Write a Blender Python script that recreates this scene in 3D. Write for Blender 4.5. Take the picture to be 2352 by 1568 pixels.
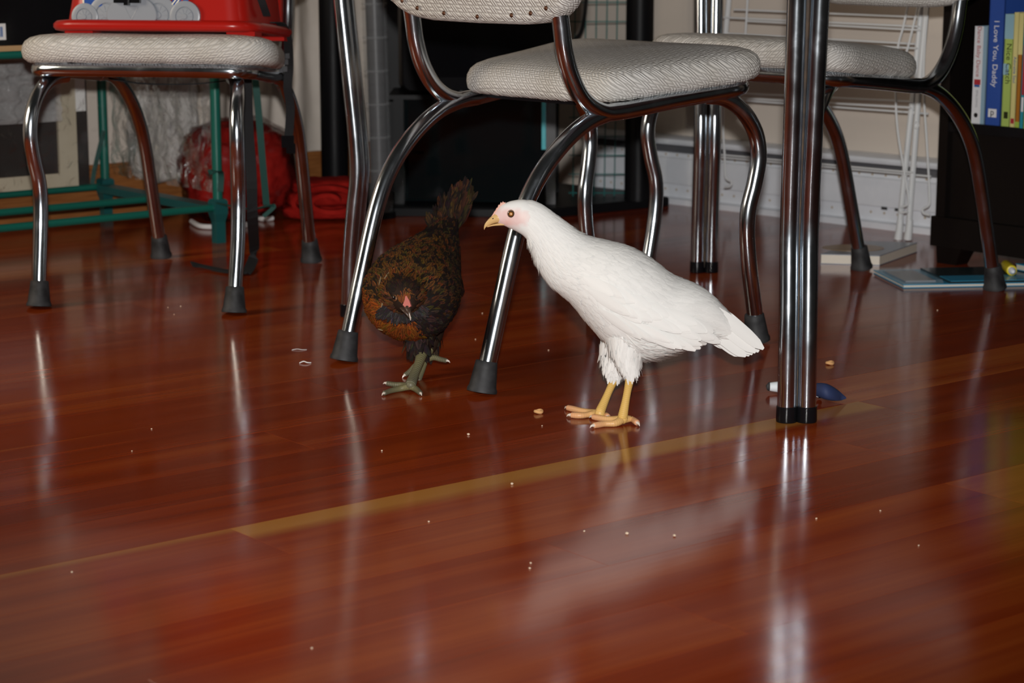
import bpy, bmesh, math, random
from mathutils import Vector, Matrix, noise
for o in list(bpy.data.objects): bpy.data.objects.remove(o)
SC = bpy.context.scene; COL = SC.collection
R = math.radians; PI = math.pi
rnd = random.Random(7)
# ------------------------------------------------------------------ camera
FPX, YHOR, CH = 4800.0, -161.0, 0.64           # focal length in pixels, horizon row, lens height
PITCH = math.atan2(784 - YHOR, FPX)
cam_d = bpy.data.cameras.new('camera'); cam = bpy.data.objects.new('camera', cam_d); COL.objects.link(cam)
cam.location = (0, 0, CH); cam.rotation_euler = (PI/2 - PITCH, 0, 0)
cam_d.sensor_width = 36; cam_d.lens = FPX/2352*36; cam_d.clip_start = .02
cam_d.dof.use_dof = True; cam_d.dof.focus_distance = 2.75; cam_d.dof.aperture_fstop = 9
SC.camera = cam
# ------------------------------------------------------------------ world, lights, exposure
w = bpy.data.worlds.new('room_ambient'); SC.world = w; w.use_nodes = True
bg = w.node_tree.nodes['Background']; bg.inputs[0].default_value = (1.0, .93, .84, 1); bg.inputs[1].default_value = .013
# the pop-up flash just above the lens
fl = bpy.data.lights.new('camera_flash', 'SPOT'); flo = bpy.data.objects.new('camera_flash', fl); COL.objects.link(flo)
flo.location = (.0, -.02, CH + .105); flo.rotation_euler = (PI/2 - R(4.0), 0, 0)
fl.energy = 315; fl.spot_size = R(53); fl.spot_blend = .85; fl.shadow_soft_size = .02; fl.color = (1, .985, .965)
# daylight of the room coming from the left, behind the photographer
wl = bpy.data.lights.new('window_light', 'AREA'); wlo = bpy.data.objects.new('window_light', wl); COL.objects.link(wlo)
wl.shape = 'RECTANGLE'; wl.size = .7; wl.size_y = .8; wl.energy = 17; wl.color = (1, .86, .68)
wlo.location = (-2.2, 2.7, 1.15); wlo.rotation_euler = (Vector((-.6, 3.5, .0)) - Vector(wlo.location)).to_track_quat('-Z', 'Y').to_euler()
SC.view_settings.view_transform = 'Standard'; SC.view_settings.look = 'None'
SC.view_settings.exposure = 0; SC.view_settings.gamma = 1; SC.view_settings.use_curve_mapping = False
# ------------------------------------------------------------------ pixel helpers (photo frame 2352 x 1568)
_c, _s = math.cos(PITCH), math.sin(PITCH); EYE = Vector((0, 0, CH))
def ray(px, py):
    x, z = (px - 1176)/FPX, -(py - 784)/FPX
    return Vector((x, _c + _s*z, -_s + _c*z))
def onz(px, py, z=0.0): d = ray(px, py); return EYE + d*((z - CH)/d.z)
def aty(px, py, y): d = ray(px, py); return EYE + d*(y/d.y)
def onplane(px, py, p0, n): d = ray(px, py); return EYE + d*((Vector(p0) - EYE).dot(n)/d.dot(n))
# ------------------------------------------------------------------ mesh helpers
def spline(pts, n=8, closed=False):
    P = [Vector(p) for p in pts]; m = len(P); out = []
    rng = range(m) if closed else range(m - 1)
    for i in rng:
        if closed: a, b, c, d = P[(i-1) % m], P[i], P[(i+1) % m], P[(i+2) % m]
        else: a, b, c, d = P[max(i-1, 0)], P[i], P[i+1], P[min(i+2, m-1)]
        for k in range(n):
            t = k/n
            out.append(.5*((2*b) + (c - a)*t + (2*a - 5*b + 4*c - d)*t*t + (3*b - a - 3*c + d)*t**3))
    if not closed: out.append(P[-1].copy())
    return out
def lerp(a, b, t): return a + (b - a)*t
class MB:
    def __init__(s): s.v = []; s.f = []; s.c = []
    def add(s, vs, fs, col=None):
        o = len(s.v); s.v += [Vector(v) for v in vs]; s.f += [[i + o for i in f] for f in fs]
        s.c += [col or (1, 1, 1)]*len(vs) if not isinstance(col, list) else col
        return s
    def box(s, c, size, mat=None, rz=0):
        c = Vector(c); x, y, z = [k/2 for k in size]; vs = [Vector((sx*x, sy*y, sz*z)) for sx in (-1, 1) for sy in (-1, 1) for sz in (-1, 1)]
        if rz: vs = [Matrix.Rotation(rz, 3, 'Z') @ v for v in vs]
        if mat is not None: vs = [mat @ v for v in vs]
        return s.add([v + c for v in vs], [[0,1,3,2],[4,6,7,5],[0,4,5,1],[2,3,7,6],[0,2,6,4],[1,5,7,3]])
    def rings(s, rings, cap=True, closed=False, cols=None):
        n = len(rings[0]); vs = [p for r in rings for p in r]; fs = []; m = len(rings)
        for i in range(m if closed else m - 1):
            a, b = i*n, ((i + 1) % m)*n
            for k in range(n): fs.append([a + k, a + (k+1) % n, b + (k+1) % n, b + k])
        if cap and not closed: fs += [list(range(n))[::-1], list(range((m-1)*n, m*n))]
        return s.add(vs, fs, cols)
    def tube(s, pts, r, n=12, cap=True, closed=False):
        P = [Vector(p) for p in pts]; m = len(P); rr = r if isinstance(r, (list, tuple)) else [r]*m
        T = []
        for i in range(m):
            a = P[i-1] if (i or closed) else P[i]; b = P[(i+1) % m] if (i < m-1 or closed) else P[i]
            T.append((b - a).normalized())
        u = T[0].orthogonal().normalized(); rings = []
        for i in range(m):
            u = (u - T[i]*u.dot(T[i])).normalized(); v = T[i].cross(u)
            rings.append([P[i] + (u*math.cos(2*PI*k/n) + v*math.sin(2*PI*k/n))*rr[i] for k in range(n)])
        return s.rings(rings, cap, closed)
    def lathe(s, prof, o=(0, 0, 0), ax=(0, 0, 1), n=16, cap=True):
        o = Vector(o); ax = Vector(ax).normalized(); u = ax.orthogonal().normalized(); v = ax.cross(u)
        return s.rings([[o + ax*h + (u*math.cos(2*PI*k/n) + v*math.sin(2*PI*k/n))*r for k in range(n)] for r, h in prof], cap)
    def prism(s, poly, vec):
        n = len(poly); vec = Vector(vec); a = [Vector(p) for p in poly]
        return s.add(a + [p + vec for p in a], [list(range(n))[::-1], list(range(n, 2*n))] + [[k, (k+1) % n, n + (k+1) % n, n + k] for k in range(n)])
    def ball(s, c, r, n=12, m=8):
        c = Vector(c); r = Vector(r) if isinstance(r, (list, tuple, Vector)) else Vector((r, r, r))
        return s.rings([[c + Vector((r.x*math.sin(t)*math.cos(2*PI*k/n), r.y*math.sin(t)*math.sin(2*PI*k/n), r.z*math.cos(t))) for k in range(n)] for t in [max(.02, min(PI - .02, PI*j/m)) for j in range(m + 1)]])
    def mesh(s, name, mat, smooth=True, sharp=40, colors=False):
        me = bpy.data.meshes.new(name); me.from_pydata([tuple(v) for v in s.v], [], s.f); me.materials.append(MAT[mat] if isinstance(mat, str) else mat)
        bm = bmesh.new(); bm.from_mesh(me); bmesh.ops.recalc_face_normals(bm, faces=bm.faces) if not colors else None; bm.to_mesh(me); bm.free()
        if colors:
            at = me.color_attributes.new('Col', 'FLOAT_COLOR', 'POINT')
            for i, c in enumerate(s.c): at.data[i].color = (c[0], c[1], c[2], 1)
        if smooth:
            for p in me.polygons: p.use_smooth = True
            if sharp: me.set_sharp_from_angle(angle=R(sharp))
        return me
    def build(s, name, mat, parent=None, smooth=True, sharp=40, colors=False):
        return link(name, s.mesh(name, mat, smooth, sharp, colors), parent)
def link(name, me, parent=None):
    o = bpy.data.objects.new(name, me); COL.objects.link(o); o.parent = parent; return o
def empty(name, loc=(0, 0, 0), rz=0):
    o = bpy.data.objects.new(name, None); COL.objects.link(o); o.location = loc; o.rotation_euler = (0, 0, rz); o.empty_display_size = .05; return o
def tag(o, label, cat, group=None):
    o['label'] = label; o['category'] = cat
    if group: o['group'] = group
    return o
def struct(o, label=None):
    o['kind'] = 'structure'
    if label: o['label'] = label
    return o
def copy_tree(o, parent=None):
    c = o.copy(); COL.objects.link(c); c.parent = parent
    for ch in list(o.children): copy_tree(ch, c)
    return c
def lettering(name, body, size, mat, parent, loc, xdir, ydir, align='CENTER'):
    cu = bpy.data.curves.new(name, 'FONT'); cu.body = body; cu.size = size; cu.extrude = .0002; cu.align_x = align; cu.align_y = 'CENTER'
    t = bpy.data.objects.new(name, cu); COL.objects.link(t); bpy.context.view_layer.update()
    me = bpy.data.meshes.new_from_object(t.evaluated_get(bpy.context.evaluated_depsgraph_get())); bpy.data.objects.remove(t); bpy.data.curves.remove(cu)
    x = Vector(xdir).normalized(); y = Vector(ydir).normalized(); z = x.cross(y)
    me.transform(Matrix(((x.x, y.x, z.x, loc[0]), (x.y, y.y, z.y, loc[1]), (x.z, y.z, z.z, loc[2]), (0, 0, 0, 1))))
    me.materials.clear(); me.materials.append(MAT[mat]); return link(name, me, parent)
# ------------------------------------------------------------------ materials
MAT = {}
def mat(name, col=(.5, .5, .5), rough=.5, metal=0, spec=.5, coat=0, alpha=1, trans=0, ior=1.45):
    m = bpy.data.materials.new(name); m.use_nodes = True; b = m.node_tree.nodes['Principled BSDF']; I = b.inputs
    I['Base Color'].default_value = (*col, 1); I['Roughness'].default_value = rough; I['Metallic'].default_value = metal
    I['Specular IOR Level'].default_value = spec; I['Coat Weight'].default_value = coat; I['Coat Roughness'].default_value = .08
    I['Alpha'].default_value = alpha; I['Transmission Weight'].default_value = trans; I['IOR'].default_value = ior
    MAT[name] = m; return m
def nd(m, t, **kw):
    n = m.node_tree.nodes.new(t)
    for k, v in kw.items(): setattr(n, k, v)
    return n
def lk(m, a, b): m.node_tree.links.new(a, b)
def bsdf(m): return m.node_tree.nodes['Principled BSDF']
def ramp(m, stops):
    r = nd(m, 'ShaderNodeValToRGB'); e = r.color_ramp.elements
    while len(e) < len(stops): e.new(.5)
    for i, (p, c) in enumerate(stops): e[i].position = p; e[i].color = (*c, 1)
    return r
def mth(m, op, a, b=None):
    n = nd(m, 'ShaderNodeMath', operation=op)
    for i, v in enumerate((a, b)):
        if v is None: continue
        if isinstance(v, (int, float)): n.inputs[i].default_value = v
        else: lk(m, v, n.inputs[i])
    return n.outputs[0]
def objcoord(m, scale=(1, 1, 1)):
    t = nd(m, 'ShaderNodeTexCoord'); mp = nd(m, 'ShaderNodeMapping'); mp.inputs['Scale'].default_value = scale; lk(m, t.outputs['Object'], mp.inputs['Vector']); return mp.outputs[0]
def noisy(m, scale, detail=4, coord=None, dist=0):
    n = nd(m, 'ShaderNodeTexNoise'); n.inputs['Scale'].default_value = scale; n.inputs['Detail'].default_value = detail; n.inputs['Distortion'].default_value = dist
    lk(m, coord or objcoord(m), n.inputs['Vector']); return n.outputs['Fac']
def bump(m, h, strength=.3, dist=.001):
    b = nd(m, 'ShaderNodeBump'); b.inputs['Strength'].default_value = strength; b.inputs['Distance'].default_value = dist; lk(m, h, b.inputs['Height']); lk(m, b.outputs[0], bsdf(m).inputs['Normal'])
def vary(m, c1, c2, scale, detail=4, lo=.35, hi=.65):
    r = ramp(m, [(lo, c1), (hi, c2)]); lk(m, noisy(m, scale, detail), r.inputs[0]); lk(m, r.outputs[0], bsdf(m).inputs['Base Color'])
def simple_materials():
    m = mat('chrome', (.58, .63, .68), .13, 1)                       # worn chrome: fine scratches and pitting
    n = noisy(m, 26, 6); r = ramp(m, [(.35, (.15,)*3), (.62, (.20,)*3), (.8, (.30,)*3)]); lk(m, n, r.inputs[0]); lk(m, r.outputs[0], bsdf(m).inputs['Roughness'])
    bump(m, noisy(m, 420, 2), .02, .0004)
    m = mat('rust', (.10, .05, .02), .7); vary(m, (.018, .010, .006), (.055, .030, .013), 60)
    m = mat('rubber', (.014, .014, .015), .62); vary(m, (.010, .010, .011), (.032, .032, .034), 45)
    mat('gloss_black', (.005, .005, .006), .22, spec=.3); mat('satin_black', (.005, .005, .006), .42, spec=.16); mat('espresso', (.006, .004, .0035), .40, spec=.2)
    mat('dark_strap', (.008, .008, .009), .85); mat('cable', (.006, .006, .007), .5)
    m = mat('wall', (.68, .60, .525), .85); vary(m, (.655, .58, .505), (.70, .62, .54), 3, 5); bump(m, noisy(m, 260, 3), .12, .0006)
    m = mat('drape', (.62, .56, .49), .9); vary(m, (.60, .53, .46), (.70, .63, .56), 9, 5)
    m = mat('baseboard_wood', (.42, .16, .04), .4); c = objcoord(m, (3, 3, 60)); r = ramp(m, [(.3, (.22, .075, .02)), (.7, (.36, .14, .04))]); lk(m, noisy(m, 4, 5, c), r.inputs[0]); lk(m, r.outputs[0], bsdf(m).inputs['Base Color'])
    m = mat('heater_white', (.78, .81, .86), .34); vary(m, (.74, .77, .82), (.82, .85, .90), 14, 4)
    mat('heater_slot', (.10, .10, .11), .5); mat('heater_dot', (.50, .42, .32), .8)
    mat('white_wire', (.74, .76, .77), .28); mat('green_wire', (.02, .16, .15), .4)
    m = mat('green_tube', (.006, .115, .085), .33); mat('teal_plastic', (.008, .085, .085), .42)
    mat('green_ribbon', (.006, .055, .045), .7)
    m = mat('red_cloth', (.3, .012, .008), .95, spec=.1); vary(m, (.22, .007, .005), (.34, .014, .010), 30); bump(m, noisy(m, 90, 5), .5, .003)
    mat('white_cloth', (.75, .74, .73), .85)
    m = mat('white_sack', (.62, .60, .57), .22); bump(m, noisy(m, 22, 5, None, .8), .8, .01)
    m = mat('red_plastic', (.40, .010, .006), .28); mat('grey_plastic', (.27, .29, .32), .33); mat('blue_sticker', (.015, .07, .30), .35); mat('cream_sticker', (.80, .74, .58), .4)
    m = mat('clear_film', (.9, .9, .9), .06)
    tr_ = nd(m, 'ShaderNodeBsdfTransparent'); gl_ = nd(m, 'ShaderNodeBsdfGlossy'); gl_.inputs['Roughness'].default_value = .07; mx_ = nd(m, 'ShaderNodeMixShader'); fr_ = nd(m, 'ShaderNodeFresnel'); fr_.inputs['IOR'].default_value = 1.25
    bp_ = nd(m, 'ShaderNodeBump'); bp_.inputs['Strength'].default_value = 1; bp_.inputs['Distance'].default_value = .007; lk(m, noisy(m, 32, 5, None, 1.2), bp_.inputs['Height']); lk(m, bp_.outputs[0], gl_.inputs['Normal']); lk(m, bp_.outputs[0], fr_.inputs['Normal'])
    lk(m, mth(m, 'MULTIPLY', fr_.outputs[0], .6), mx_.inputs[0]); lk(m, tr_.outputs[0], mx_.inputs[1]); lk(m, gl_.outputs[0], mx_.inputs[2]); lk(m, mx_.outputs[0], m.node_tree.nodes['Material Output'].inputs['Surface'])
    mat('tinted_glass', (.004, .007, .008), .06); mat('clear_plastic', (.5, .53, .55), .10, alpha=.13)
    mat('cyan_edge', (.005, .42, .50), .25); mat('grey_metal', (.05, .05, .053), .4)
    m = mat('sash_cream', (.50, .45, .34), .55); vary(m, (.46, .41, .30), (.54, .49, .38), 8)
    mat('dark_pane', (.035, .03, .028), .10); mat('paper', (.78, .78, .76), .7); mat('plywood', (.50, .30, .14), .7)
    mat('screen', (.003, .003, .004), .12)
    mat('tack', (.11, .045, .022), .35, .6)
    # vinyl with an embossed basket weave
    m = mat('vinyl', (.60, .565, .51), .46)
    t = nd(m, 'ShaderNodeTexCoord'); sx = nd(m, 'ShaderNodeSeparateXYZ'); lk(m, t.outputs['Object'], sx.inputs[0]); x, y, z = sx.outputs
    nz = mth(m, 'MULTIPLY', noisy(m, 30, 3), .0022)
    u = mth(m, 'ADD', mth(m, 'ADD', x, z), nz); v = mth(m, 'SUBTRACT', mth(m, 'ADD', y, z), nz)
    CELL = .0105
    cu = mth(m, 'FLOOR', mth(m, 'DIVIDE', u, CELL)); cv = mth(m, 'FLOOR', mth(m, 'DIVIDE', v, CELL))
    par = mth(m, 'MODULO', mth(m, 'ABSOLUTE', mth(m, 'ADD', cu, cv)), 2.0)
    st = lambda a: mth(m, 'ABSOLUTE', mth(m, 'SINE', mth(m, 'MULTIPLY', a, PI*2/CELL)))
    ed = lambda a: mth(m, 'ABSOLUTE', mth(m, 'SINE', mth(m, 'MULTIPLY', a, PI/CELL)))
    A = mth(m, 'MULTIPLY', st(u), mth(m, 'POWER', ed(v), .5)); B = mth(m, 'MULTIPLY', st(v), mth(m, 'POWER', ed(u), .5))
    hgt = mth(m, 'ADD', mth(m, 'MULTIPLY', A, par), mth(m, 'MULTIPLY', B, mth(m, 'SUBTRACT', 1.0, par)))
    bump(m, hgt, .8, .0016)
    r = ramp(m, [(.1, (.47, .45, .425)), (.6, (.67, .65, .62))]); lk(m, hgt, r.inputs[0])
    r2 = ramp(m, [(.3, (.86, .84, .80)), (.7, (1, 1, 1))]); lk(m, noisy(m, 14, 5), r2.inputs[0])
    mx = nd(m, 'ShaderNodeMixRGB', blend_type='MULTIPLY'); mx.inputs[0].default_value = 1; lk(m, r.outputs[0], mx.inputs[1]); lk(m, r2.outputs[0], mx.inputs[2]); lk(m, mx.outputs[0], bsdf(m).inputs['Base Color'])
    # floor boards: cherry-red stained fir, long grain, satin varnish; 'tone', 'sap' and 'shift' are set on each board
    m = mat('floor_wood', (.3, .06, .02), .2, spec=.36, ior=1.36)
    def oa(nm): a = nd(m, 'ShaderNodeAttribute', attribute_type='OBJECT'); a.attribute_name = nm; return a.outputs['Fac']
    t = nd(m, 'ShaderNodeTexCoord'); sh = nd(m, 'ShaderNodeCombineXYZ'); lk(m, oa('shift'), sh.inputs[0]); lk(m, oa('shift'), sh.inputs[1])
    ad = nd(m, 'ShaderNodeVectorMath', operation='ADD'); lk(m, t.outputs['Object'], ad.inputs[0]); lk(m, sh.outputs[0], ad.inputs[1])
    def mapped(sc): mp = nd(m, 'ShaderNodeMapping'); mp.inputs['Scale'].default_value = sc; lk(m, ad.outputs[0], mp.inputs['Vector']); return mp.outputs[0]
    big = noisy(m, 1, 3, mapped((1.1, 22, 1)), .5); fine = noisy(m, 1, 5, mapped((5, 210, 1)), .3)
    g = mth(m, 'ADD', mth(m, 'MULTIPLY', big, .80), mth(m, 'MULTIPLY', fine, .18)); g = mth(m, 'ADD', g, oa('tone'))
    r = ramp(m, [(.22, (.155, .018, .0035)), (.50, (.245, .032, .0052)), (.70, (.32, .056, .0085)), (.90, (.41, .10, .017))]); lk(m, g, r.inputs[0])
    sep = nd(m, 'ShaderNodeSeparateXYZ'); lk(m, t.outputs['Object'], sep.inputs[0])
    yy = mth(m, 'ADD', sep.outputs[1], mth(m, 'MULTIPLY', mth(m, 'SUBTRACT', big, .5), .035))
    sp = mth(m, 'MULTIPLY', mth(m, 'SUBTRACT', yy, mth(m, 'SUBTRACT', .06, oa('sap'))), 40); sp.node.use_clamp = True
    mx = nd(m, 'ShaderNodeMixRGB'); lk(m, sp, mx.inputs[0]); lk(m, r.outputs[0], mx.inputs[1]); mx.inputs[2].default_value = (.40, .16, .030, 1)
    lk(m, mx.outputs[0], bsdf(m).inputs['Base Color'])
    rr = ramp(m, [(.3, (.115,)*3), (.7, (.155,)*3)]); lk(m, noisy(m, 1, 3, mapped((2, 30, 1))), rr.inputs[0]); lk(m, rr.outputs[0], bsdf(m).inputs['Roughness'])
    hb = mth(m, 'ADD', mth(m, 'MULTIPLY', noisy(m, 1, 2, mapped((9, 26, 1))), 1.0), mth(m, 'MULTIPLY', fine, .25)); bump(m, hb, .10, .0012)
    # plumage, skin and legs take their colour from the mesh
    for nm, ro, sp_ in (('plumage', .75, .08), ('skin_paint', .6, .15), ('leg_paint', .42, .4)):
        m = mat(nm, (.8, .8, .8), ro, spec=sp_); a = nd(m, 'ShaderNodeVertexColor', layer_name='Col'); lk(m, a.outputs[0], bsdf(m).inputs['Base Color'])
        
    bump(MAT['plumage'], noisy(MAT['plumage'], 900, 2), .15, .0004)
    mat('beak', (.62, .40, .17), .3); mat('dark_beak', (.06, .035, .025), .35); mat('comb', (.62, .33, .25), .5); mat('pink_comb', (.62, .19, .16), .5); mat('claw', (.66, .58, .50), .3)
    mat('cereal', (.62, .34, .14), .8); mat('crumb', (.66, .52, .38), .85)
simple_materials()
# ------------------------------------------------------------------ floor of single boards
PA = R(38.5); TD = Vector((math.cos(PA), math.sin(PA), 0)); ND = Vector((-math.sin(PA), math.cos(PA), 0)); PW_ = .12
floor = struct(empty('floor'), 'cherry-red varnished plank floor strewn with crumbs')
sub = MB(); sub.prism([TD*a + ND*b + Vector((0, 0, -.03)) for a, b in ((-.9, -.4), (5.6, -.4), (5.6, 5.4), (-.9, 5.4))], (0, 0, .011)); sub.build('subfloor', 'satin_black', floor, False)
BUTT = {4: [1.127], 7: [1.394], 2: [1.36], 3: [1.938], 0: [1.322]}     # joints read off the photo; row k starts at 1.31 + .12 k
def board(t0, t1, k, tone, sap):
    g = .00012; L = t1 - t0 - 2*g; W = PW_ - 2*g; b = .00012; T = .018
    m = MB(); rings = []
    for z, i in ((-T, 0), (-b, 0), (0, b)):
        rings.append([Vector((sx*(L/2 - i), sy*(W/2 - i), z)) for sx, sy in ((-1, -1), (1, -1), (1, 1), (-1, 1))])
    m.rings(rings)
    o = m.build('plank', 'floor_wood', floor, False)
    o.location = TD*((t0 + t1)/2) + ND*(1.31 + PW_*(k + .5)); o.rotation_euler = (0, 0, PA)
    o['tone'] = tone; o['sap'] = sap; o['shift'] = rnd.uniform(0, 40)
frng = random.Random(11)
for k in range(-11, 29):
    n0 = 1.31 + PW_*k
    # part of the row that the room holds and the camera could see
    cuts = sorted(BUTT.get(k, [frng.uniform(.6, 1.8)])); a, lo = cuts[0], [cuts[0]]
    while a > -.8: a -= frng.uniform(.9, 1.7); lo.insert(0, a)
    a = lo[-1]
    while a < 5.2: a += frng.uniform(.9, 1.7); lo.append(a)
    for t0, t1 in zip(lo, lo[1:]):
        t1 = min(t1, (5.412 - (n0 + .06)*(ND.x + ND.y))/(TD.x + TD.y) + .02)
        if t1 - t0 < .05: continue
        c = TD*((t0 + t1)/2) + ND*(n0 + .06)
        if max((TD*t1 + ND*n0).y, c.y) < 1.2 or c.x < -2.4 or c.x > 2.2 or -.669*(c.x + .102) + .743*(c.y - 5.514) > .10: continue
        tone = .05 + frng.gauss(0, .075); sap = -.02
        if k == 4 and abs(t0 - 1.127) < .01: sap, tone = .060, .05
        if k == 4 and abs(t1 - 1.127) < .01: sap, tone = .020, .04
        if k == 2 and abs(t0 - 1.36) < .01: tone = -.06
        if k == 2 and abs(t1 - 1.36) < .01: tone = .02
        if k == 8 and t0 < 1.3 < t1 + .8: sap = .007
        board(t0, t1, k, tone, sap)
# ------------------------------------------------------------------ walls
RD = Vector((.7071, -.7071, 0)); RN = Vector((.7071, .7071, 0)); RW = Vector((.394, 5.018, 0))     # right wall: along, outward, a point of it
LD = Vector((.743, .669, 0)); LN = Vector((-.669, .743, 0)); CORNER = Vector((-.102, 5.514, 0))
m = MB(); m.prism([CORNER, CORNER + RD*2.9, CORNER + RD*2.9 + RN*.1, CORNER + RN*.1 + LN*.1 - RD*0.02], (0, 0, 2.4)); struct(m.build('wall_right', 'wall', None, False), 'warm beige painted wall behind the drying rack and heater')
m = MB(); m.prism([CORNER, CORNER - LD*2.9, CORNER - LD*2.9 + LN*.1, CORNER + LN*.1], (0, 0, 2.4)); struct(m.build('wall_left', 'wall', None, False), 'warm beige painted wall behind the green rack')
m = MB(); a, b = CORNER - LN*.0, CORNER - LD*2.9
for z0, z1, d in ((0, .095, .016), (.095, .108, .013), (.108, .116, .009)):
    m.prism([a + Vector((0, 0, z0)), b + Vector((0, 0, z0)), b - LN*d + Vector((0, 0, z0)), a - LN*d + Vector((0, 0, z0))], (0, 0, z1 - z0))
struct(m.build('baseboard_left', 'baseboard_wood', None, False), 'orange-brown wooden baseboard under the draped sheet')
# ------------------------------------------------------------------ chairs
RT = .0127
def chair():
    root = empty('dining_chair')
    # seat: outline and rounded rim
    half = [(0, .226), (.09, .228), (.142, .238), (.166, .268), (.186, .35), (.206, .44), (.214, .49), (.203, .527), (.16, .545), (.08, .553)]
    pts = half + [(0, .555)] + [(-x, y) for x, y in half[1:][::-1]]
    out = spline([(x, y, 0) for x, y in pts], 6, True); cen = Vector((0, .40, 0)); m = MB(); rings = []
    zb = lambda y: .3915 + (y - .239)*.0909
    for ins, dz in ((.030, .0), (.010, .001), (.002, .008), (0, .018), (.001, .028), (.006, .037), (.015, .0435), (.030, .048), (.06, .0515), (.11, .054), (.16, .055)):
        ring = []
        for i, p in enumerate(out):
            d = cen - p; L = d.length; q = p + d*(min(ins, L*.95)/L)
            wob = (noise.noise(Vector((p.x*70, p.y*70, 3)))*.0022 if dz < .01 else 0)
            ring.append(Vector((q.x, q.y, zb(q.y) + dz + wob)))
        rings.append(ring)
    m.rings(rings); m.build('seat', 'vinyl', root, True, 0)
    m = MB(); rings = []
    for ins, dz in ((.04, -.0045), (.026, -.0045), (.024, .003)):
        rings.append([Vector(((p + (cen - p)*(ins/(cen - p).length)).x, (p + (cen - p)*(ins/(cen - p).length)).y, zb(p.y) + dz)) for p in out])
    m.rings(rings); m.build('seat_pan', 'satin_black', root, False)
    # one bent tube: upright, side rail, front rail, side rail, upright, joined by the bend over the back
    side = [(.150, .045, .875), (.163, .078, .79), (.162, .108, .66), (.160, .138, .53), (.160, .148, .475), (.160, .163, .435), (.160, .188, .402), (.161, .222, .3835), (.163, .26, .381), (.172, .35, .3905), (.184, .44, .3995), (.188, .485, .4035), (.176, .513, .406), (.145, .522, .407), (.07, .524, .4075)]
    loop = side + [(0, .524, .4075)] + [(-x, y, z) for x, y, z in side[::-1]] + [(-.11, .032, .925), (0, .03, .935), (.11, .032, .925)]
    MB().tube(spline(loop, 5, True), RT, 14, closed=True).build('tube_frame', 'chrome', root)
    cap = MB().lathe([(.0145, .044), (.0155, .043), (.0165, .034), (.0195, .008), (.0215, .004), (.0215, .0), (.016, 0)], n=18).mesh('foot_cap', 'rubber')
    for s in (-1, 1):
        rl = [(.154, -.004, .012), (.154, .012, .065), (.1545, .03, .125), (.155, .064, .231), (.156, .095, .288), (.157, .14, .334), (.158, .19, .3655), (.160, .24, .380), (.163, .275, .382)]
        l = MB().tube(spline([(s*x, y, z) for x, y, z in rl], 6), RT, 14).build('rear_leg', 'chrome', root)
        c = link('foot_cap', cap, l); c.location = (s*.154, -.006, 0); c.rotation_euler = (-.22, 0, 0); c.location.z = .003
        fl_ = [(.150, .462, .392), (.165, .489, .388), (.176, .518, .368), (.181, .543, .335), (.183, .551, .297), (.181, .545, .255), (.178, .535, .215), (.177, .534, .175), (.177, .542, .12), (.176, .556, .06), (.175, .566, .012)]
        l = MB().tube(spline([(s*x, y, z) for x, y, z in fl_], 6), RT, 14).build('front_leg', 'chrome', root)
        c = link('foot_cap', cap, l); c.location = (s*.175, .566, .003); c.rotation_euler = (.18, 0, 0)
    # padded back wrapped round the uprights, tacked along its lower edge
    m = MB(); N = 40; yb = lambda z: .137 - (z - .53)*.235
    ob = []
    for k in range(N):
        t = 2*PI*k/N; cx, sz = math.cos(t), math.sin(t)
        ob.append((.216*math.copysign(abs(cx)**.42, cx), .655 + (.150 if sz > 0 else .148)*math.copysign(abs(sz)**.55, sz)))
    rings = []
    for ins, dy in ((.16, -.023), (.014, -.023), (.005, -.020), (0, -.011), (0, .008), (.005, .018), (.014, .022), (.16, .023)):
        rings.append([Vector((x*(1 - ins/.205), yb(z) + dy - .10*(x*(1 - ins/.205))**2*-4*.12, .655 + (z - .655)*(1 - ins/.165))) for x, z in ob])
    m.rings(rings); bk = m.build('backrest', 'vinyl', root, True, 0)
    tk = MB().lathe([(.0035, 0), (.0032, .0012), (.0018, .0022), (.0004, .0025)], n=8).mesh('tack', 'tack')
    for x, z in ((-.150, .536), (-.118, .526), (-.06, .520), (.012, .517), (.085, .521), (.125, .525), (.158, .533)):
        o = link('tack', tk, bk); o.location = (x, yb(z) - .0222 + .012*abs(x)**2*4*.0, z); o.rotation_euler = (PI/2, 0, 0)
    return root
def place(o, x, y, deg): o.location = (x, y, 0); o.rotation_euler = (0, 0, R(deg) - PI/2)
GC = 'chrome dining chairs round the table'
cM = chair(); place(cM, -.144, 2.985, 43.4); tag(cM, 'chrome tube dining chair between the two hens, its tacked vinyl back towards the viewer', 'chair', GC)
cL = copy_tree(cM); place(cL, -.547, 4.079, -99.9); tag(cL, 'chrome tube dining chair with a red booster seat strapped on it', 'chair', GC)
sL_ = [c for c in cL.children if c.name.startswith('seat') and 'pan' not in c.name][0]; sL_.location = (-.013, 0, 0); sL_.scale = (1.05, 1, 1)
cR = copy_tree(cM); place(cR, .769, 3.847, -138.6); tag(cR, 'chrome tube dining chair before the drying rack, one foot touching a flat blue book', 'chair', GC)
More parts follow.
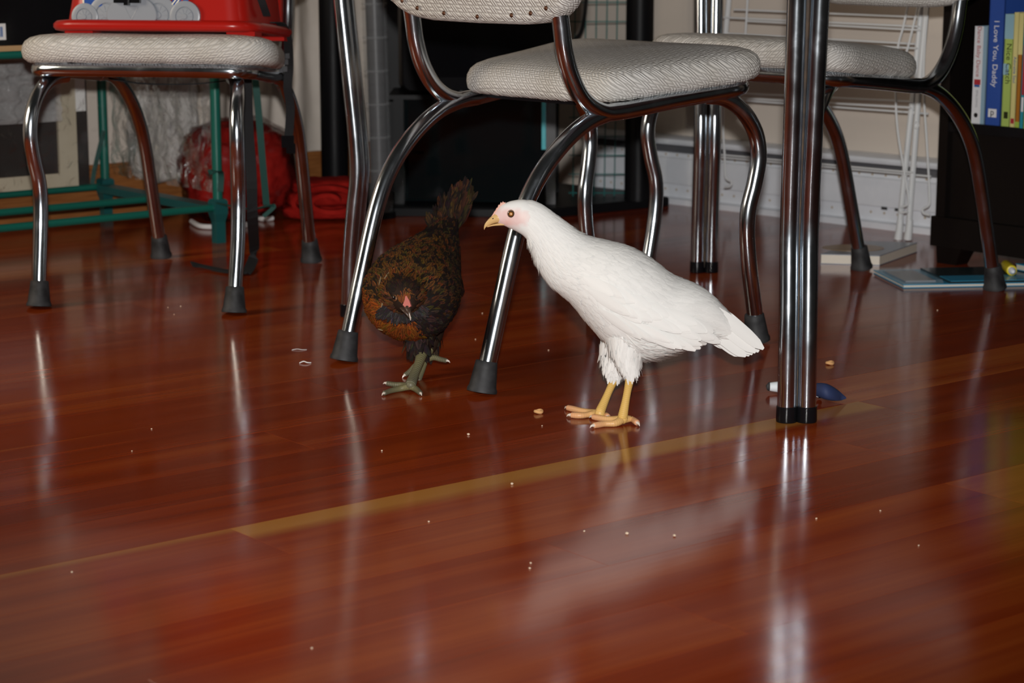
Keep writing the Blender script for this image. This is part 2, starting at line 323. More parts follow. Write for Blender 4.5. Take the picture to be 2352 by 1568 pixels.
# ------------------------------------------------------------------ table with paired-tube legs
tA, tB, tC = onz(1829, 968), onz(1617, 625), onz(806, 723)        # near, far and left corner leg
tDn = tA + tB - tC; tcen = (tA + tB)/2
tab = empty('dining_table', (tcen.x, tcen.y, 0)); tag(tab, 'dining table standing on paired chrome tube legs with short black feet', 'table')
def tabl(v): return Vector(v) - Vector((tcen.x, tcen.y, 0))
for P in (tA, tB, tC, tDn):
    rad = (tcen - P); rad.z = 0; rad.normalize(); tan = Vector((-rad.y, rad.x, 0)); l = None
    prof = [(0, .010), (.004, .10), (.012, .18), (.019, .24), (.017, .30), (.008, .40), (-.006, .55), (-.018, .72)]
    for s in (-1, 1):
        sp = [.0130]*5 + [.0135, .0145, .016]
        t = MB().tube(spline([tabl(P + rad*a + tan*(s*g) + Vector((0, 0, z))) for (a, z), g in zip(prof, sp)], 5), .0127, 16)
        if l is None: l = t.build('leg', 'chrome', tab); tub = l
        else: tub = t.build('leg_tube', 'chrome', l)
        MB().lathe([(.0105, 0), (.0138, .0005), (.0142, .003), (.0138, .021), (.0126, .0215)], tabl(P + tan*(s*.0132)), n=18).build('foot_cap', 'gloss_black', l)
    g = MB().tube([tabl(P + rad*(a + .002) + Vector((0, 0, z))) for a, z in prof], .0040, 6); g.build('weld_strip', 'rust', l)
top = MB(); ax = (tB - tC).normalized(); ay = (tC - tA).normalized(); hx, hy = (tB - tC).length/2 + .07, (tC - tA).length/2 + .07
oc = []
for sx, sy in ((1, 1), (-1, 1), (-1, -1), (1, -1)):
    for k in range(7):
        a = (k/6)*PI/2 + {(1, 1): 0, (-1, 1): PI/2, (-1, -1): PI, (1, -1): 1.5*PI}[(sx, sy)]
        oc.append((sx*(hx - .06) + .06*math.cos(a), sy*(hy - .06) + .06*math.sin(a)))
top.rings([[ax*x*q + ay*y*q + Vector((0, 0, z)) for x, y in oc] for q, z in ((.985, .722), (1, .724), (1, .752), (.99, .756))]); top.build('tabletop', 'grey_plastic', tab, True, 30)
ap = MB()
for (c_, d_, L_) in ((ay*(hy - .10), ax, hx*2 - .22), (ay*-(hy - .10), ax, hx*2 - .22), (ax*(hx - .10), ay, hy*2 - .22), (ax*-(hx - .10), ay, hy*2 - .22)):
    ap.box(c_ + Vector((0, 0, .698)), (L_, .015, .05), rz=math.atan2(d_.y, d_.x))
ap.build('apron', 'grey_metal', tab, False)
# ------------------------------------------------------------------ booster seat on the left chair
bo = empty('booster_seat', cL.matrix_basis @ Vector((0, 0, 0)), cL.rotation_euler[2]); tag(bo, 'red plastic booster seat with grey moulded wheels, strapped on the chair', 'booster seat')
SZ = .4655
def rrect(x0, x1, y0, y1, r, z, n=5):
    o = []
    for cx, cy, a0 in ((x1 - r, y1 - r, 0), (x0 + r, y1 - r, 90), (x0 + r, y0 + r, 180), (x1 - r, y0 + r, 270)):
        o += [Vector((cx + r*math.cos(R(a0 + 90*k/n)), cy + r*math.sin(R(a0 + 90*k/n)), z)) for k in range(n + 1)]
    return o
X0, X1, Y0, Y1 = -.205, .163, .235, .520
MB().rings([rrect(X0 + e, X1 - e, Y0 + e, Y1 - e, .05, SZ + dz) for e, dz in ((.010, .0035), (.003, .005), (0, .010), (0, .016), (.004, .021), (.012, .0225))]).build('base_flange', 'red_plastic', bo, True, 50)
BX0, BX1, BY1 = X0 + .018, X1 - .026, Y1 - .016
MB().rings([rrect(BX0 + e, BX1 - e, Y0 + .02, BY1 - e, .035, SZ + dz) for e, dz in ((0, .02), (.004, .05), (.010, .10), (.016, .145), (.026, .152))]).build('seat_shell', 'red_plastic', bo, True, 50)
bkr = MB(); bkr.rings([rrect(BX0 + .01 + e, BX1 - .01 - e, Y0 - .01 - q, Y0 + .03 - q, .015, SZ + dz) for e, q, dz in ((0, 0, .02), (.004, .012, .15), (.02, .03, .34), (.05, .034, .365))]); bkr.build('booster_back', 'red_plastic', bo, True, 50)
for xx in (X0 + .03, X1 - .05, ): MB().box((xx, Y1 - .05, SZ + .001), (.05, .04, .0075)).build('booster_foot', 'red_plastic', bo, False)
FY = BY1 + .0005
px2x = lambda px: X1 - .004 - (px - 128)*(X1 - X0 - .012)/(655 - 128)       # photo column to booster x
def wheel(px, r, th, hub, z):
    w = MB(); c = Vector((px2x(px), FY - .006, z)); n = 28
    prof = [(r, 0), (r, th), (r - .003, th + .0012), (r*.62, th + .0006), (r*.60, th - .0012), (r*.56, th - .0012), (r*.54, th + .0004), (r*.18, th + .0012), (r*.16, th + .0024), (.0005, th + .0026)]
    w.lathe(prof, c, (0, 1, 0), n)
    for k in range(10):
        a = 2*PI*k/10; w.box(c + Vector((math.cos(a)*r*.35, th + .0008, math.sin(a)*r*.35)), (r*.26, .0012, r*.05), Matrix.Rotation(-a, 3, 'Y'))
    for v in w.v: v.z = max(v.z, SZ + .0215)
    return w
for px, r, th in ((222, .0235, .009), (280, .033, .007), (415, .033, .007), (486, .0265, .010)):
    z = SZ + .0225 + {222: .004, 280: .008, 415: .008, 486: .006}[px]
    wheel(px, r, th, 0, z).build('moulded_wheel', 'grey_plastic', bo, True, 30)
em = MB(); c = Vector((px2x(348), FY - .004, SZ + .030)); em.rings([[c + Vector((math.cos(2*PI*k/36)*a, t, math.sin(2*PI*k/36)*b)) for k in range(36)] for a, b, t in ((.045, .034, 0), (.045, .034, .0095), (.0435, .0325, .0108), (.001, .001, .0112))]); em.v = [Vector((v.x, v.y, max(v.z, SZ + .0215))) for v in em.v]; em.build('emblem_oval', 'grey_plastic', bo, True, 30)
tr = MB(); c = Vector((px2x(348), FY + .0068, SZ + .028))
tri = [Vector((-.0125, 0, .017)), Vector((.0125, 0, .017)), Vector((0, 0, -.006))]
for a, b in ((0, 1), (1, 2), (2, 0)): tr.tube([c + tri[a], c + tri[b]], .0009, 6)
tr.tube([c + Vector((-.005, 0, .012)), c + Vector((.004, 0, .008)), c + Vector((-.003, 0, .004)), c + Vector((.002, 0, 0))], .0006, 5)
tr.build('triangle_relief', 'grey_plastic', bo)
# stickers left and right of the emblem
st = MB()
for a, b, mtl, z0, z1, dy in ((219, 268, 'blue_sticker', .044, .075, .0006), (452, 494, 'blue_sticker', .040, .075, .0006)):
    MB().prism([Vector((px2x(a), FY + dy, SZ + z1)), Vector((px2x(b), FY + dy, SZ + z1)), Vector((px2x(b), FY + dy, SZ + z0)), Vector((px2x(a), FY + dy, SZ + z0))], (0, .0006, 0)).build('sticker', mtl, bo, False)
for k in range(3):
    MB().prism([Vector((px2x(a + 9*k), FY + .0015, SZ + z)) for a, z in ((448, .047), (452, .047), (470, .062), (466, .062))], (0, .0004, 0)).build('sticker_stripe', 'cream_sticker' if k != 2 else 'red_plastic', bo, False)
MB().prism([Vector((px2x(a), FY + .0015, SZ + z)) for a, z in ((217, .047), (221, .047), (219, .075), (215, .075))], (0, .0004, 0)).build('sticker_stripe', 'cream_sticker', bo, False)
bkl = MB(); c = Vector((px2x(340), FY + .010, SZ + .060))
for dx in (-.0125, .0125): bkl.box(c + Vector((dx, 0, .001)), (.021, .012, .022))
bkl.box(c + Vector((0, .003, -.001)), (.007, .014, .026)); bkl.build('front_buckle', 'gloss_black', bo, False)
sq = MB()      # crotch strap over the shell and the strap down the right side of the shell
sq.box(c + Vector((0, -.004, .04)), (.03, .003, .07)); sq.build('crotch_strap', 'dark_strap', bo, False)
tilt_ = Matrix.Translation((0, .50, SZ + .002)) @ Matrix.Rotation(math.atan(.0909), 4, 'X') @ Matrix.Translation((0, -.50, -SZ))      # it lies on the sloping seat
for xx in (X0 + .035, X1 - .035): MB().box((xx, Y0 + .04, SZ + .001), (.05, .04, .0075)).build('booster_foot', 'red_plastic', bo, False)
for c_ in bo.children: c_.data.transform(tilt_)
Binv = (Matrix.Translation(cL.location) @ Matrix.Rotation(cL.rotation_euler[2], 4, 'Z')).inverted()
def ribbon(pts, wid, th=.0012, wdir=None, n=6, wl=None):
    P = spline(pts, n); m = MB(); rings = []
    for i, p in enumerate(P):
        t = (P[min(i+1, len(P)-1)] - P[max(i-1, 0)]).normalized()
        f_ = i/(len(P) - 1); q = wl(f_) if wl else Vector(wdir or (1, 0, 0)); q = (q - t*q.dot(t)).normalized(); nn = t.cross(q)
        rings.append([p + q*wid/2 + nn*th, p - q*wid/2 + nn*th, p - q*wid/2 - nn*th, p + q*wid/2 - nn*th])
    return m.rings(rings)
YB = 3.90      # depth of the straps hanging by the rear right corner of that seat
loc_ = lambda v: Binv @ Vector(v)
yL = 3.72
ribbon([loc_(aty(590, -30, 3.62)), loc_(aty(604, 10, 3.625)), loc_(aty(613, 36, 3.64))], .013, wdir=(1, 0, 0)).build('side_strap', 'dark_strap', bo, False)
ribbon([loc_(aty(622, 52, 3.70)), loc_(aty(645, 55, 3.74)), loc_(aty(660, 85, 3.77)), loc_(aty(664, 150, 3.815)), loc_(aty(661, 200, 3.82)), loc_(aty(667, 250, 3.83)), loc_(aty(663, 315, 3.83))], .016, wdir=(1, .1, 0)).build('back_strap', 'dark_strap', bo, False)
b_ = MB(); b_.box(loc_(aty(661, 325, 3.83)), (.022, .008, .022)); b_.box(loc_(aty(668, 341, 3.83)), (.016, .006, .018)); b_.build('side_buckle', 'gloss_black', bo, False)
ad_ = MB()
for q in ((656, 110), (655, 128), (652, 142), (650, 158), (640, 160)): ad_.box(loc_(aty(q[0] + 6, q[1], 3.800)), (.008, .006, .010))
ad_.build('ladder_lock', 'grey_metal', bo, False)
sz_ = aty(566, 200, 3.80); sz_.z = .3885
lp = [sz_, aty(566, 200, 3.80), aty(570, 300, 3.80), aty(577, 400, 3.80), aty(580, 500, 3.79)]
G1 = [onz(577, 606, .010), onz(560, 628, .004), onz(520, 622, .004), onz(470, 612, .006), onz(440, 606, .012)]
ribbon([loc_(p) for p in lp] + [loc_(onz(584, 575, .03))] + [loc_(p) for p in G1], .020, .0010, wl=lambda f: (Vector((1, .2, 0)) if f < .35 else Vector((math.cos((f - .35)*9), .9, .2))) if f < .55 else Vector((.25, 1, 0))).build('long_strap', 'dark_strap', bo, False)
ribbon([loc_(aty(250, 180, 3.75)), loc_(aty(330, 192, 3.78)), loc_(aty(440, 193, 3.80)), loc_(aty(520, 185, 3.80))], .008, .001, wdir=(0, 1, 0)).build('under_strap', 'dark_strap', bo, False)
# ------------------------------------------------------------------ baseboard heater along the right wall
hA = CORNER + RD*.45; hL = 2.1
ht = empty('baseboard_heater', hA); tag(ht, 'white metal baseboard heater along the foot of the beige wall', 'heater')
def strip(nm, mtl, prof):       # profile: (distance in front of the wall, height)
    m = MB(); a = [(-RN*d + Vector((0, 0, z))) for d, z in prof]; m.prism(a, RD*hL); return m.build(nm, mtl, ht, True, 25)
strip('bottom_lip', 'heater_white', [(.001, .0), (.066, .0), (.066, .013), (.060, .0155), (.001, .0155)])
strip('lower_band', 'heater_white', [(.001, .0155), (.052, .0155), (.050, .0185), (.052, .047), (.001, .047)])
strip('front_panel', 'heater_white', [(.001, .047), (.0585, .047), (.060, .050), (.060, .108), (.057, .111), (.001, .111)])
strip('upper_band', 'heater_white', [(.001, .111), (.052, .111), (.050, .121), (.001, .121)])
strip('air_slot', 'heater_slot', [(.001, .121), (.030, .121), (.028, .139), (.001, .139)])
strip('top_rail', 'heater_white', [(.001, .139), (.040, .137), (.050, .140), (.053, .146), (.050, .152), (.040, .156), (.001, .158)])
dm = MB()
for k in range(int(hL/.035)):
    for d, z in ((.0525, .034), (.0518, .1165)):
        dm.lathe([(.0030, 0), (.0030, .0006)], RD*(.02 + k*.035) - RN*d + Vector((0, 0, z)), -RN, 6)
o = dm.build('punched_dots', 'heater_dot', ht, False); o['kind'] = 'stuff'
nt = MB()
for s in (.90, .935, 1.28): MB().box(RD*s - RN*.0605 + Vector((0, 0, .046)), (.014, .003, .006), rz=-PI/4).build('panel_clip', 'grey_metal', ht, False)
# ------------------------------------------------------------------ folding drying rack of white wire
dp = onz(2074, 551); PN = RN
PWP = lambda px, py, off=0.0: onplane(px, py, dp - RN*off, PN)
dr = empty('drying_rack', (dp.x, dp.y, 0)); tag(dr, 'folded white wire clothes drying rack leaning near the wall', 'drying rack')
dl = lambda v: v - Vector((dp.x, dp.y, 0))
def wire(nm, pts, r, off=0.0, sm=True):
    P = [dl(PWP(x, y, off)) for x, y in pts]; P = spline(P, 5) if sm and len(P) > 2 else P
    return MB().tube(P, r, 8).build(nm, 'white_wire', dr)
l1 = wire('leg', [(2063, 551), (2080, 380), (2102, 170), (2118, 0), (2126, -120)], .0062); l2 = wire('leg', [(2085, 551), (2098, 380), (2114, 170), (2130, 0), (2138, -120)], .0062, .012)
wire('leg', [(1682, -120), (1674, 0), (1665, 95), (1654, 250), (1640, 440), (1636, 465)], .0062)
for l, (x, y), o_ in ((l1, (2064, 551), 0), (l2, (2086, 551), .012)):
    MB().tube([dl(PWP(x - 1, 549, o_)), dl(PWP(x + 2, 527, o_)), dl(PWP(x + 4, 505, o_))], [.0095, .008, .007], 10).build('leg_cap', 'white_wire', l)
hookR = [(2058, 205), (2062, 300), (2078, 400), (2087, 455), (2084, 470), (2068, 477), (2070, 488), (2086, 486)]
wire('hook_wire', [(2106, -60), (2088, 0), (2075, 60), (2062, 112), (2057, 205)] + hookR[1:], .0024, .02)
wire('hook_wire', [(2112, 0), (2100, 50), (2085, 110), (2077, 132)], .0024, .015)
wire('hook_wire', [(2142, -60), (2134, 0), (2126, 80), (2122, 150), (2122, 220), (2129, 330), (2135, 440), (2134, 470), (2120, 480), (2122, 490), (2136, 494)], .0024, .02)
wire('hook_wire', [(1722, -60), (1717, 0), (1714, 50), (1711, 95)], .0024, .02)
wire('hook_wire', [(1660, 220), (1661, 300), (1664, 350), (1666, 400), (1670, 412), (1680, 418), (1677, 428), (1664, 430)], .0024, .02)
for x0, y0, x1, y1, o_ in ((1686, 22, 2108, 39, .0), (1660, 40, 2110, 61, .01), (1714, 48, 2116, 69, .015), (1660, 76, 2104, 101, .0), (1712, 90, 2106, 111, .01), (1645, 212, 2098, 233, .015),
                           (1640, 222, 2092, 247, .02), (1640, 226, 2132, 261, .0), (1642, 354, 2096, 396, .02), (1642, 360, 2138, 405, .005)):
    wire('cross_wire', [(x0, y0), (x1, y1)], .0021, o_)
MB().tube(spline([dl(PWP(x, y, .02)) for x, y in ((2100, 282), (2107, 281), (2110, 288), (2107, 294), (2100, 294))], 4), .0018, 6).build('clip', 'white_wire', dr)
# ------------------------------------------------------------------ black corner stand, monitor and what stands around it
pr_ = onz(1465, 457, .022); pl_ = aty(770, 430, pr_.y + .05); pl_.z = .022
S1, S2, S3 = onz(905, 497), onz(1268, 501), onz(1536, 473)
poly = [Vector((S1.x, S1.y, 0)), S2, S3, S3 + Vector((-.10, .14, 0)), Vector((-.08, 5.36, 0)), Vector((-.47, 5.10, 0)), Vector((-.50, 5.0, 0))]
sto = Vector((-.08, 5.0, 0)); ts = empty('corner_stand', sto); tag(ts, 'black corner stand with tinted glass front and two round posts', 'stand')
B0 = [p - sto for p in poly]; bm_ = MB(); bm_.rings([[q*e + Vector((0, 0, z)) for q in B0] for e, z in ((1, .001), (1, .018), (.992, .022))]); bm_.build('base_slab', 'satin_black', ts, True, 25)
for p in (pr_, pl_): MB().lathe([(.032, .02), (.032, 1.1)], p - sto - Vector((0, 0, .022)), n=28).build('post', 'satin_black', ts, True, 40)
gy = S1.y + .06
def vpanel(nm, mtl, a, b, y, z0, z1, th=.006):
    xa, xb = (a - 1176)/FPX*y*1.0, (b - 1176)/FPX*y*1.0
    return MB().box(((xa + xb)/2 - sto.x, y - sto.y, (z0 + z1)/2), (abs(xb - xa), th, z1 - z0)).build(nm, mtl, ts, False)
vpanel('side_post', 'satin_black', 905, 928, gy, .022, .262, .03); vpanel('side_post', 'grey_metal', 1254, 1276, gy, .022, .30, .03)
gd = vpanel('glass_door', 'tinted_glass', 928, 1254, gy, .026, .262, .005); gd.data.transform(Matrix.Translation((-.02, gy - sto.y, 0)) @ Matrix.Rotation(R(-7), 4, 'Z') @ Matrix.Translation((.02, -(gy - sto.y), 0)))
e_ = aty(1249, 343, gy - .030); f_ = aty(1249, 232, gy - .030); MB().box(((e_ + f_)/2) - sto, (.0095, .006, (f_ - e_).length)).build('cyan_edge', 'cyan_edge', gd, False)
vpanel('back_panel', 'satin_black', 885, 1284, gy + .22, .022, .66, .01)
vpanel('middle_shelf', 'tinted_glass', 928, 1254, gy + .11, .135, .142, .2); vpanel('top_shelf', 'satin_black', 900, 1285, gy + .10, .262, .272, .24)
# console seen dimly behind the glass, monitor on the top shelf
MB().box((aty(972, 440, gy + .08).x, gy + .12, .045), (.06, .12, .046)).build('console', 'blue_sticker', None, False); c_ = bpy.data.objects['console']; tag(c_, 'small dark blue device behind the stand\'s tinted glass', 'device')
mo = empty('monitor', (0, 0, 0)); my = gy + .07
xa, xb = (918 - 1176)/FPX*my, (1308 - 1176)/FPX*my; mo.location = ((xa + xb)/2, my, .272); mo.rotation_euler = (0, 0, R(13)); tag(mo, 'black flat monitor on the corner stand behind the middle chair', 'monitor')
MB().rings([rrect(-.09, .09, -.05, .06, .03, z) for z in (0, .008)]).build('monitor_foot', 'gloss_black', mo); MB().box((0, .03, .05), (.05, .02, .09)).build('monitor_neck', 'gloss_black', mo, False)
hw = (xb - xa)/2; cs = MB()
cs.rings([[Vector((v.x*(1 - e*.02/hw), y, v.y + .168)) for v in rrect(-hw, hw, -.16, .16, .02, 0)] for e, y in ((.2, -.022), (0, -.018), (0, .02), (1.5, .045))]); cs.build('monitor_case', 'gloss_black', mo, True, 40)
MB().box((0, -.0225, .172), (hw*2 - .05, .002, .27)).build('monitor_screen', 'screen', mo, False)
cb = MB().tube(spline([aty(x, y, my + .06) for x, y in ((1300, 98), (1318, 92), (1334, 74), (1342, 40), (1347, -10), (1350, -60))], 5), .0045, 8).build('power_cable', 'cable', None); tag(cb, 'thick black cable curving down behind the black monitor', 'cable')
# ribbed clear tube left of the stand
tb = onz(880, 500); tw = empty('storage_tube', (tb.x - .004, tb.y, 0)); tag(tw, 'tall clear ribbed plastic tube beside the stand', 'storage tube')
MB().lathe([(.033, .0), (.033, .012), (.029, .014)], n=24).build('tube_base', 'satin_black', tw)
pf = []
z = .014; k = 0
while z < .85: pf += [(.0275, z), (.0275, z + .019), (.0288, z + .0205), (.0288, z + .0225), (.0275, z + .024)]; z += .024 + (.004 if k % 3 else -.006); k += 1
MB().lathe(pf, n=28).build('tube_wall', 'clear_plastic', tw, True, 25)
MB().lathe([(.020, .014), (.020, .84)], n=16).build('tube_core', 'grey_metal', tw)
tw.rotation_euler = (0, R(-1.2), 0)
# green wire grid leaning behind the right post
gq = onz(1370, 452) ; gy2 = pr_.y + .055
gr = empty('wire_grid', (aty(1370, 452, gy2).x, gy2, 0)); tag(gr, 'green coated wire grid panel standing behind the black post', 'wire grid')
gl = lambda v: v - Vector(gr.location)
for x in (1316, 1340, 1364, 1388, 1411, 1435, 1459): 
    a = aty(x, 440, gy2); xw = a.x; MB().tube([gl(Vector((xw, gy2, .0215))), gl(Vector((xw + .006, gy2, .95)))], .0014, 6).build('grid_wire', 'green_wire', gr)
for j in range(21):
    zz = .030 + j*.0445; MB().tube([gl(Vector((aty(1306, 440, gy2).x, gy2 - .0026, zz))), gl(Vector((aty(1466, 440, gy2).x, gy2 - .0026, zz)))], .0014, 6).build('grid_wire', 'green_wire', gr)
# ------------------------------------------------------------------ bookcase with picture books
BD = Vector((math.cos(R(-51)), math.sin(R(-51)), 0)); BN = Vector((BD.y, -BD.x, 0))      # along its front, out of its front (towards the room)
if BN.y > 0: BN = -BN
b0 = onz(2140, 603); BP = Vector((b0.x, b0.y, 0)) ; bc = empty('bookcase', BP, math.atan2(BD.y, BD.x)); tag(bc, 'black-brown bookcase holding picture books on a low shelf', 'bookcase')
def bx(nm, x0, x1, y0, y1, z0, z1, mtl='espresso', par=bc): return MB().box(((x0 + x1)/2, (y0 + y1)/2, (z0 + z1)/2), (x1 - x0, y1 - y0, z1 - z0)).build(nm, mtl, par, False)
DP = .27; BW = .62      # local y: 0 at the front of the base, + into the bookcase
sgn = 1 if (Matrix.Rotation(math.atan2(BD.y, BD.x), 3, 'Z') @ Vector((0, 1, 0))).dot(-BN) > 0 else -1
def bxx(nm, x0, x1, y0, y1, z0, z1, mtl='espresso', par=bc): return bx(nm, x0, x1, min(sgn*y0, sgn*y1), max(sgn*y0, sgn*y1), z0, z1, mtl, par)
zS = onplane(2240, 283, BP - BN*.02, BN).z
bxx('plinth', -.006, BW, -.0, DP, .034, .092); 
for x in (.006, BW - .06):
    m = MB(); q = [Vector((x + a, sgn*b, .034)) for a, b in ((0, .004), (.062, .004), (.062, .05), (0, .05))]; t_ = [Vector((x + a, sgn*b, 0)) for a, b in ((0, .008), (.046, .008), (.046, .045), (0, .045))]
    m.rings([t_, q]); m.build('leg', 'espresso', bc, False)
bxx('side_panel', .0, .022, .006, DP, .092, 1.35); bxx('side_panel', BW - .022, BW, .006, DP, .092, 1.35)
bxx('lower_panel', .022, BW - .022, .018, .034, .092, zS - .019); sh = bxx('shelf', .022, BW - .022, .008, DP, zS - .019, zS, 'gloss_black'); bxx('back_panel', .022, BW - .022, DP - .008, DP, .092, 1.35)
bxx('shelf', .022, BW - .022, .010, DP, zS + .40, zS + .418, 'gloss_black'); bxx('top_board', -.005, BW + .005, 0, DP, 1.35, 1.375)
bw_inv = (Matrix.Translation(BP) @ Matrix.Rotation(math.atan2(BD.y, BD.x), 4, 'Z')).inverted()
def bk_local(px, py, dep): return bw_inv @ onplane(px, py, BP - BN*dep, BN)
for nm, c in (('book_white', (.74, .75, .78)), ('book_paleblue', (.28, .42, .52)), ('book_blue', (.030, .085, .36)), ('book_green', (.42, .55, .13)), ('book_sky', (.30, .50, .58)), ('book_yellow', (.72, .64, .26)), ('book_teal', (.03, .32, .40)), ('book_orange', (.45, .17, .02)), ('book_navy', (.012, .025, .14)),
              ('ink_red', (.42, .03, .04)), ('ink_grey', (.25, .25, .28)), ('ink_white', (.8, .8, .82)), ('ink_dark', (.03, .035, .01)), ('ink_blue', (.03, .12, .35)), ('ink_black', (.01, .01, .012)), ('pages', (.72, .66, .56)), ('book_lime', (.36, .52, .07))):
    mat(nm, c, .35)
def book(nm, px0, px1, ytop, dep, cover, label, h=None, group='picture books on the shelf'):
    a = bk_local(px0, 280, dep); b = bk_local(px1, 280, dep); hh = h or (bk_local((px0 + px1)/2, ytop, dep).z - zS)
    root = empty(nm, BP + BD*((a.x + b.x)/2) - BN*dep + Vector((0, 0, zS)), math.atan2(BD.y, BD.x)); T = (b.x - a.x); Wd = min(.19, DP - .012 - dep)
    cv = MB(); y = lambda t: sgn*t
    cv.box((0, y(.001), hh/2), (T, .002, hh)); cv.box((-T/2 + .001, y(Wd/2), hh/2), (.002, Wd, hh)); cv.box((T/2 - .001, y(Wd/2), hh/2), (.002, Wd, hh)); cv.build('cover', cover, root, False)
    MB().box((0, y(Wd/2), hh/2), (T - .004, Wd - .006, hh - .006)).build('page_block', 'pages', root, False)
    tag(root, label, 'book', group); root['T'] = T; root['H'] = hh
    return root, T, hh
SX = Vector((1, 0, 0)); DN = Vector((0, 0, -1))
def spine_text(root, s, size, z, mtl, dx=0): return lettering('lettering', s, size, mtl, root, (dx, -sgn*.0004, z), (0, 0, -1), (1, 0, 0))
def spine_patch(root, nm, x0, x1, z0, z1, mtl, d=.0004): return MB().box(((x0 + x1)/2, -sgn*d/2, (z0 + z1)/2), (x1 - x0, d, z1 - z0)).build(nm, mtl, root, False)
r_, T, H = book('picture_book', 2231, 2261, 60, .020, 'book_paleblue', 'slim white and pale blue picture book with red title at the row\'s end')
spine_patch(r_, 'spine_paper', -T/2, T*.16, .0, H, 'book_white'); spine_text(r_, 'Dance Baby Dance', .0125, H*.74, 'ink_red', -T*.16); spine_text(r_, 'SPALDING', .0072, H*.255, 'ink_grey', -T*.16)
spine_patch(r_, 'spine_picture', -T*.40, T*.08, H*.40, H*.455, 'ink_red', .0007); spine_patch(r_, 'spine_picture', -T*.38, T*.02, H*.375, H*.40, 'ink_blue', .0007)
lg = MB().lathe([(.0045, 0), (.0045, .0008)], (-T*.17, 0, H*.085), (0, -sgn, 0), 16).build('spine_logo', 'ink_black', r_, False)
r_, T, H = book('picture_book', 2262, 2297, -12, .016, 'book_blue', 'thick royal blue picture book with a white spine title')
spine_text(r_, 'I Love You, Daddy', .0165, H*.55, 'ink_white'); spine_patch(r_, 'spine_logo', -T*.30, T*.24, H*.06, H*.125, 'ink_white', .0005); lettering('lettering', 'p', .018, 'ink_black', r_, (-T*.03, -sgn*.0008, H*.098), (1, 0, 0), (0, 0, 1))
r_, T, H = book('picture_book', 2299, 2319, 32, .014, 'book_green', 'green and sky blue picture book titled down its spine')
spine_patch(r_, 'spine_sky', -T/2, T/2, H*.78, H, 'book_sky'); spine_patch(r_, 'spine_sky', -T/2, T*.1, H*.46, H*.56, 'book_sky'); spine_text(r_, 'Nice Catch', .0165, H*.56, 'ink_dark', T*.05)
spine_patch(r_, 'spine_logo', -T*.2, T*.25, H*.07, H*.13, 'ink_dark', .0006)
r_, T, H = book('picture_book', 2319, 2331, 28, .012, 'book_yellow', 'thin yellow picture book with a small blue title')
spine_text(r_, 'Adorable Soul', .0085, H*.50, 'ink_blue', 0); spine_patch(r_, 'spine_logo', -T*.3, T*.3, H*.03, H*.075, 'ink_red', .0006)
r_, T, H = book('picture_book', 2331.5, 2341, 30, .012, 'book_orange', 'orange and green picture book beside the thin yellow one')
spine_patch(r_, 'spine_field', -T/2, T/2, 0, H*.05, 'book_lime'); spine_patch(r_, 'spine_sky', -T/2, T/2, H*.64, H, 'book_yellow')
r_, T, H = book('picture_book', 2341.5, 2350, 38, .004, 'book_teal', 'thin teal picture book with a white and red spine')
spine_patch(r_, 'spine_stripe', -T*.2, T*.35, H*.15, H*.28, 'ink_white'); spine_patch(r_, 'spine_stripe', -T*.2, T*.35, H*.30, H*.75, 'ink_red')
r_, T, H = book('picture_book', 2350.5, 2364, -12, .004, 'book_lime', 'bright green tall picture book beside the thin teal one')
r_, T, H = book('picture_book', 2298.5, 2340, -14, .10, 'book_navy', 'tall navy picture book with starry cover pushed to the shelf back') if False else (None, 0, 0)
# ------------------------------------------------------------------ books and bits lying on the floor at the right
def slab_book(nm, corners, th, cover, label, pages='pages', ct=.0016):
    c = sum(corners, Vector())/len(corners); c.z = 0; root = empty(nm, c); P = [p - c for p in corners]
    for z0, z1, e, mt, n_ in ((.0003, ct, 1, cover, 'cover'), (ct, th - ct, .985, pages, 'page_block'), (th - ct, th, 1, cover, 'cover')):
        MB().prism([Vector((p.x*e, p.y*e, z0)) for p in P], (0, 0, z1 - z0)).build(n_, mt, root, False)
    tag(root, label, 'book'); return root, P
m = mat('cover_dusk', (.20, .23, .28), .25); mat('cover_tan', (.32, .20, .09), .3); mat('cover_bright', (.04, .30, .50), .25); mat('cover_dark', (.02, .035, .04), .2)
A, B_, C_ = onz(1884, 606), onz(2020, 610), onz(2107, 579); Bd = B_ + (B_ - A)*.02
r_, P = slab_book('board_book', [A, B_, C_, A + C_ - B_], .020, 'cover_dusk', 'chunky grey-blue board book with a tan oval lying behind a chair foot')
MB().rings([[P[0]*.30 + P[3]*.25 + Vector((.062*math.cos(a), .045*math.sin(a), z)) for a in [2*PI*k/20 for k in range(20)]] for z in (.0200, .0206)]).build('cover_picture', 'cover_tan', r_, False)
A, B_ = onz(2006, 628), onz(2074, 662); C_ = onz(2400, 656); 
r_, P = slab_book('activity_book', [A, B_, C_, A + C_ - B_], .007, 'cover_bright', 'flat blue activity book with a clear blister window under a chair foot')
q = lambda u, v, z: (P[1] + (P[2] - P[1])*u + (P[0] - P[1])*v) + Vector((0, 0, z))
MB().prism([q(.33, .0, .007), q(1, .0, .007), q(1, .95, .007), q(.33, .95, .007)], (0, 0, .004)).build('inner_board', 'cover_dark', r_, False)
MB().prism([q(.335, .0, .0111), q(1, .0, .0111), q(1, .35, .0111), q(.335, .35, .0111)], (0, 0, .0008)).build('cover_strip', 'cover_bright', r_, False)
bl = MB(); bl.rings([[q(u, v, z) for u, v in ((.02 + e, .06 + e), (.30 - e, .06 + e), (.30 - e, .94 - e), (.02 + e, .94 - e))] for e, z in ((0, .007), (.012, .013), (.03, .0135))]); bl.build('blister_window', 'clear_plastic', r_, True, 20)
